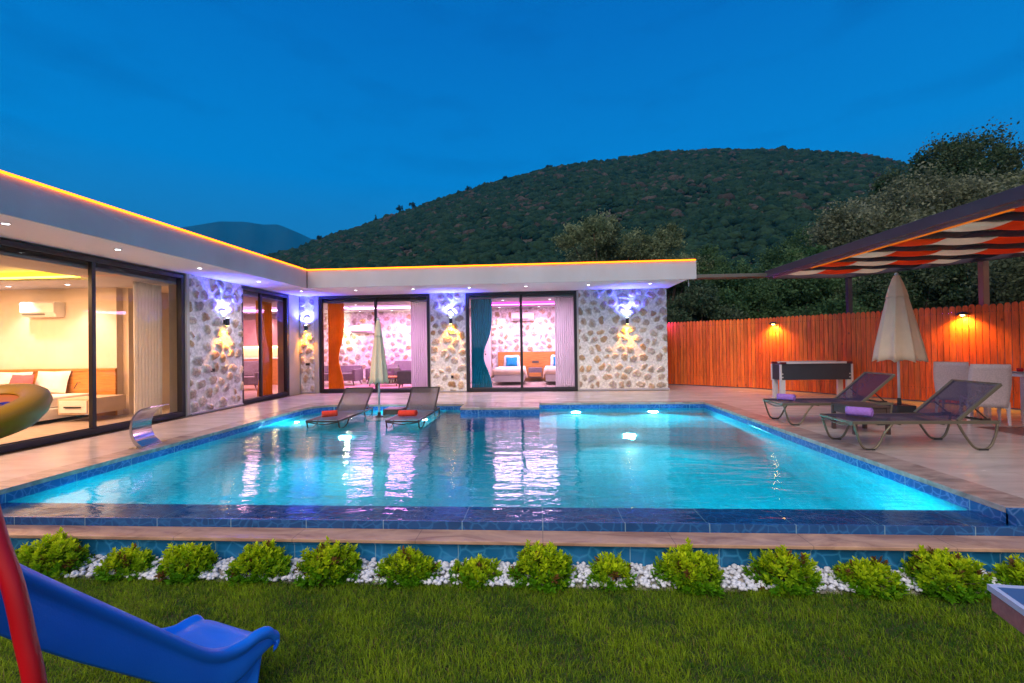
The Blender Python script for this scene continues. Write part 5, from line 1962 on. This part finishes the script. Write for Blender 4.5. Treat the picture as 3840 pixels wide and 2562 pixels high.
BX = [(-3.52, 0.21, 0.245, 'wide bush behind the top of the blue slide'), (-2.95, 0.155, 0.17, 'low bush second from the left picture side'), (-2.50, 0.165, 0.205, 'bush third from left, white pebbles at its right'),
      (-1.965, 0.175, 0.215, 'bush fourth from left, beyond the middle of the slide'), (-1.47, 0.185, 0.22, 'broad bush fifth from left'), (-0.925, 0.17, 0.19, 'bush left of the smallest low one'),
      (-0.455, 0.145, 0.125, 'smallest and lowest bush near the middle'), (0.0, 0.18, 0.235, 'upright bush right of the smallest one'), (0.455, 0.135, 0.165, 'narrow bush between two tall ones'),
      (0.96, 0.185, 0.225, 'rounded bush fifth from the right side'), (1.555, 0.175, 0.22, 'dense bush third from the right table corner'), (2.07, 0.175, 0.15, 'low spreading bush with reddish twigs'),
      (2.54, 0.20, 0.235, 'large bush beside the blue table corner'), (3.02, 0.14, 0.18, 'bush at the right picture edge behind the table'), (-3.95, 0.13, 0.15, 'small bush at the far left behind the red pole')]
for i, (x, w, h, lb) in enumerate(BX):
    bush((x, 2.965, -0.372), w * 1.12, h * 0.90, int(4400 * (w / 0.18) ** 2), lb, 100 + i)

# gravel
NG = 5200
gx = RNG.uniform(-5.2, 5.0, NG)
gy = RNG.uniform(2.88, 3.09, NG)
base = -0.375 + (gy - 2.86) / 0.215 * 0.035
gs = RNG.uniform(0.010, 0.021, NG)
layer = RNG.random(NG) ** 1.5
P = np.stack([gx, gy, base + gs * 0.3 + layer * 0.018], 1)
cols = np.array([0.72, 0.78, 0.90]) * RNG.uniform(0.75, 1.1, (NG, 1))
V, F, C = scatter_blobs(P, gs, cols, sub=1, rough=0.13, squash=0.75)
tag(np_mesh('pebbles', V, F, M['pebble'], cols=C, smooth=True), 'white pebbles along the foot of the blue planter wall', 'pebbles', kind='stuff')
tag(build(MB().prism([(-9, 2.80, -0.46), (9, 2.80, -0.46), (9, 3.085, -0.46), (9, 3.085, -0.352), (9, 2.80, -0.41)][0:0] or [(-9, 2.91, -0.46), (-9, 3.099, -0.46), (-9, 3.099, -0.338), (-9, 2.91, -0.385)], (18, 0, 0)),
          'gravel_bed', M['concrete']), kind='structure')


# lawn
def grass(n, x0, x1, y0, y1, hmin, hmax, wd):
    x = RNG.uniform(x0, x1, n)
    y = y0 + (y1 - y0) * RNG.random(n) ** 0.85
    ok = (np.abs(x) < 1.35 * y + 0.6)
    x, y = x[ok], y[ok]
    n = len(x)
    ck = np.zeros((160, 100))
    for sc_k, am_k in ((1, 1.0), (2, 0.7), (4, 0.5)):
        g0 = RNG.standard_normal((160 // sc_k + 2, 100 // sc_k + 2))
        ix, iy = np.arange(160) / sc_k, np.arange(100) / sc_k
        fx, fy = ix % 1, iy % 1
        a0, b0 = ix.astype(int), iy.astype(int)
        G = (g0[np.ix_(a0, b0)] * np.outer(1 - fx, 1 - fy) + g0[np.ix_(a0 + 1, b0)] * np.outer(fx, 1 - fy) + g0[np.ix_(a0, b0 + 1)] * np.outer(1 - fx, fy) + g0[np.ix_(a0 + 1, b0 + 1)] * np.outer(fx, fy))
        ck += am_k * G
    ux, uy = np.clip((x + 5.3) / 0.065, 0, 158.99), np.clip((y - 1.2) / 0.02, 0, 98.99)
    tuft = ck[ux.astype(int), uy.astype(int)]
    patch = 0.55 * tuft + 0.5 * np.sin(x * 3.1 + 1.3 * np.sin(y * 4.3)) * np.cos(y * 5.1 + 0.7 * np.sin(x * 2.7)) + 0.5 * np.sin(x * 9 + y * 7)
    h = np.clip(RNG.uniform(hmin, hmax, n) * (1 + 0.26 * patch), 0.008, 0.075)
    a = RNG.uniform(0, 2 * PI, n)
    lean = RNG.uniform(0.3, 1.25, n) * h
    la = RNG.uniform(0, 2 * PI, n) * 0.75 + 0.6 * patch
    w = wd * RNG.uniform(0.6, 1.3, n)
    z = np.full(n, LZ)
    B = np.stack([x, y, z], 1)
    wv_ = np.stack([np.cos(a) * w, np.sin(a) * w, np.zeros(n)], 1)
    mid = B + np.stack([np.cos(la) * lean * 0.3, np.sin(la) * lean * 0.3, h * 0.62], 1)
    tip = B + np.stack([np.cos(la) * lean, np.sin(la) * lean, h * np.sqrt(np.clip(1 - (lean / h * 0.75) ** 2, 0.2, 1))], 1)
    V = np.stack([B - wv_, B + wv_, mid + wv_ * 0.7, mid - wv_ * 0.7, tip], 1).reshape(-1, 3)
    i0 = np.arange(n) * 5
    F = np.concatenate([np.stack([i0, i0 + 1, i0 + 2], 1), np.stack([i0, i0 + 2, i0 + 3], 1), np.stack([i0 + 3, i0 + 2, i0 + 4], 1)])
    t = np.clip(RNG.random(n) * 0.75 + 0.08 + 0.26 * patch, 0, 1)[:, None]
    C = np.array([0.045, 0.16, 0.010]) * (1 - t) + np.array([0.36, 0.54, 0.015]) * t
    dry = (RNG.random(n) < 0.07)[:, None]
    C = np.where(dry, np.array([0.24, 0.19, 0.07]), C)
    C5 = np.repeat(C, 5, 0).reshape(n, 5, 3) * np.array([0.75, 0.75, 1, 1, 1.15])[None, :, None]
    return V, F, C5.reshape(-1, 3)


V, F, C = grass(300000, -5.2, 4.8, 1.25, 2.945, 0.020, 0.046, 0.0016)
tag(np_mesh('grass', V, F, M['grass'], cols=C), 'short green lawn in front of the planter bushes', 'grass', kind='stuff')

# ================================================================== PLAY SET (left foreground)
ps = empty('garden_slide', (-1.45, 1.6, LZ), label='blue plastic childrens slide on the lawn with red pole and mustard disc', cat='slide')
SO = Vector((-1.45, 1.6, LZ))
rail = [(-1.484, 1.02, 0.76), (-1.482, 1.15, 0.613), (-1.488, 1.32, 0.438), (-1.450, 1.52, 0.217), (-1.406, 1.66, 0.053), (-1.385, 1.735, -0.024), (-1.360, 1.80, -0.066), (-1.325, 1.865, -0.078), (-1.298, 1.915, -0.068),
        (-1.272, 1.96, -0.075), (-1.262, 1.985, -0.108)]
depth = [0.22, 0.225, 0.23, 0.215, 0.20, 0.195, 0.185, 0.165, 0.145, 0.11, 0.07]
fl = [0.10, 0.10, 0.10, 0.10, 0.10, 0.09, 0.075, 0.065, 0.065, 0.065, 0.06]
# resample
rp = arc([Vector(p) for p in rail], 4)
tt = np.linspace(0, len(rail) - 1, len(rp))
dp = np.interp(tt, range(len(rail)), depth)
fp = np.interp(tt, range(len(rail)), fl)
wdir = Vector((-0.95, 0.30, 0)).normalized() * 0.46
rows = []
for i, p in enumerate(rp):
    fr_ = i / (len(rp) - 1)
    hump = -0.065 * min(1, max(0, (fr_ - 0.45) / 0.4)) + 0.022 * math.exp(-((fr_ - 0.88) / 0.09) ** 2)
    q = p + wdir + Vector((0, 0, hump))
    wn = wdir.normalized()
    d, f_ = dp[i], fp[i] + min(0, hump) * 0.25
    out = -wn
    sec = [
        p + out * 0.020 + Vector((0, 0, -d)) - wn * -0.02,
        p + out * 0.012 + Vector((0, 0, -d * 0.62)),
        p + out * 0.006 + Vector((0, 0, -d * 0.36)),
        p + out * 0.008 + Vector((0, 0, -0.058)),
        p + out * 0.022 + Vector((0, 0, -0.045)),
        p + out * 0.032 + Vector((0, 0, -0.026)),
        p + out * 0.026 + Vector((0, 0, -0.006)),
        p + out * 0.008 + Vector((0, 0, 0.002)),
        p + wn * 0.012 + Vector((0, 0, -0.006)),
        p + wn * 0.024 + Vector((0, 0, -f_ * 0.4)),
        p + wn * 0.045 + Vector((0, 0, -f_ * 0.85)),
        p + wn * 0.085 + Vector((0, 0, -f_)),
        (p + q) / 2 + Vector((0, 0, -f_ - 0.004 - hump / 2)),
        q - wn * 0.085 + Vector((0, 0, -f_ - hump)),
        q - wn * 0.045 + Vector((0, 0, -f_ * 0.85 - hump * 0.7)),
        q - wn * 0.024 + Vector((0, 0, -f_ * 0.4)),
        q - wn * 0.010 + Vector((0, 0, -0.004)),
        q + wn * 0.012 + Vector((0, 0, 0.002)),
        q + wn * 0.030 + Vector((0, 0, -0.014)),
        q + wn * 0.026 + Vector((0, 0, -0.045)),
        q + wn * 0.012 + Vector((0, 0, -d * 0.5)),
        q + wn * 0.020 + Vector((0, 0, -d)),
    ]
    rows.append([tuple(s_ - SO) for s_ in sec])
# closing lip of the exit: two extra sections curling under
last = [Vector(v) for v in rows[-1]]
rows.append([tuple(v + Vector((0.004, 0.016, -0.008))) for v in last])
rows.append([tuple(v + Vector((0.004, 0.018, -0.030))) for v in last])
rows.append([tuple(v + Vector((0.0, -0.004, -0.040))) for v in last])
build(MB().grid(rows), 'chute', M['blueP'], ps, smooth=True, subd=1, solid=0.006)
# moulded foot under the exit
ft_ = MB()
for k, (pp, zz) in enumerate(((rp[26], 0.30), (rp[36], 0.28))):
    pass
a_, b_ = rp[24] - SO, rp[37] - SO
wn = wdir.normalized()
base_pts = [a_ + wn * 0.03 + Vector((0, 0, -0.19)), b_ + wn * 0.02 + Vector((0, 0, -0.09)), b_ + wn * 0.03 + Vector((-0.01, -0.04, -(rp[37].z - LZ) + 0.0)), a_ + wn * 0.05 + Vector((0.02, 0.08, -(rp[24].z - LZ)))]
ft_.prism([tuple(p) for p in base_pts], wdir * 0.86)
build(ft_, 'foot', M['blueP'], ps, bevel=0.02)
# underside stiffening fin visible on the near side
# ladder platform post and red pole
redpts = arc([Vector(p) for p in ((-1.60, 1.12, 1.02), (-1.535, 1.11, 0.88), (-1.470, 1.10, 0.707), (-1.419, 1.10, 0.573), (-1.385, 1.10, 0.431), (-1.359, 1.10, 0.317), (-1.33, 1.10, 0.10), (-1.32, 1.10, LZ))], 4)
build(MB().tube([tuple(p - SO) for p in redpts], 0.0225, n=16), 'red_pole', M['redP'], ps, smooth=True)
build(MB().tube([tuple(p - SO + Vector((-0.46, 0.05, 0))) for p in redpts], 0.0225, n=16), 'red_pole', M['redP'], ps, smooth=True)
# mustard play disc on a blue post
dc = Vector((-2.10, 1.50, 0.985))
pf = MB().lathe([(0.0, -0.085), (0.13, -0.085), (0.165, -0.075), (0.195, -0.045), (0.212, -0.01), (0.208, 0.018), (0.190, 0.036), (0.160, 0.040), (0.135, 0.032), (0.125, 0.018)], n=40)
dk = build(pf, 'disc', M['yelP'], ps, smooth=True)
dk.location = dc - SO
dk.rotation_euler = (math.radians(17), math.radians(3), 0)
build(MB().lathe([(0.0, 0.014), (0.126, 0.014)], n=36), 'disc_face', M['orP'], dk)
st = MB()
st.tube(arc([(0.02, -0.05, 0.018), (0.05, -0.02, 0.018), (0.055, 0.03, 0.018), (0.085, 0.05, 0.018), (0.10, 0.02, 0.018)]), 0.010, n=6)
st.tube(arc([(-0.06, -0.06, 0.018), (0.0, -0.065, 0.018), (0.05, -0.055, 0.018)]), 0.009, n=6)
st.v = [(x, y, 0.0165 + (z - 0.018) * 0.2) for x, y, z in st.v]
build(st, 'printed_curl', M['blP'], dk)
build(MB().tube([tuple(dc - SO + Vector((0.0, 0, -0.06))), (dc.x - SO.x, dc.y - SO.y, 0.0)], 0.024, n=12), 'blue_post', M['blueP'], ps, smooth=True)
# platform that joins pole, post and chute (behind the picture's left edge)
build(MB().box(-0.62, -0.02, -0.75, -0.52, 1.02, 1.06), 'platform', M['blueP'], ps, bevel=0.01)

# ================================================================== TABLE CORNER (right foreground)
tt_ = empty('games_table', (1.75, 0.72, LZ), label='slate blue table top with white border, cut by the lower right picture corner', cat='table')
a_ = Vector((1.082, 1.150, 0))
e1 = (Vector((1.057, 1.043, 0)) - a_).normalized()
e2 = (Vector((1.159, 1.143, 0)) - a_).normalized()
TZ = 0.6 - LZ


def tpt(u, v, z):
    p = a_ + e1 * u + e2 * v
    return (p.x - 1.75, p.y - 0.72, z)


def tbox(u0, u1, v0, v1, z0, z1):
    return MB().prism([tpt(u0, v0, z0), tpt(u1, v0, z0), tpt(u1, v1, z0), tpt(u0, v1, z0)], (0, 0, z1 - z0))


build(tbox(0.010, 0.80, 0.010, 1.35, TZ - 0.012, TZ - 0.001), 'tabletop', M['ttable'], tt_)
bd = tbox(0, 0.81, 0, 0.012, TZ - 0.014, TZ)
for q in (tbox(0, 0.012, 0.012, 1.36, TZ - 0.014, TZ), tbox(0.798, 0.81, 0.012, 1.36, TZ - 0.014, TZ), tbox(0.012, 0.798, 1.348, 1.36, TZ - 0.014, TZ)):
    bd.add(q.v, q.f)
build(bd, 'border', M['whiteline'], tt_)
ap = tbox(0.006, 0.80, 0.004, 0.020, TZ - 0.060, TZ - 0.018)
for q in (tbox(0.004, 0.020, 0.020, 1.35, TZ - 0.060, TZ - 0.018),):
    ap.add(q.v, q.f)
build(ap, 'apron', M['rosewood'], tt_, bevel=0.002)
for (u, v) in ((0.35, 0.30), (0.65, 0.30), (0.35, 1.1), (0.65, 1.1)):
    build(tbox(u - 0.02, u + 0.02, v - 0.02, v + 0.02, 0, TZ - 0.014), 'leg', M['anth'], tt_, bevel=0.003)


# ================================================================== EVENING HAZE
hz = MB().box(-2700, 2700, -60, 2750, -2.2, 640)
hm = bpy.data.materials.new('evening_haze')
hm.use_nodes = True
T = NT(hm.node_tree)
T.n.remove(T.n['Principled BSDF'])
pv = T.add('ShaderNodeVolumePrincipled')
pv.inputs['Color'].default_value = (0.0, 0.48, 1.0, 1)
pv.inputs['Density'].default_value = 0.00032
pv.inputs['Anisotropy'].default_value = 0.0
T.link(pv.outputs[0], T.n['Material Output'].inputs['Volume'])
tag(build(hz, 'haze', hm), 'thin blue evening haze in front of the far mountain', 'haze', kind='stuff')
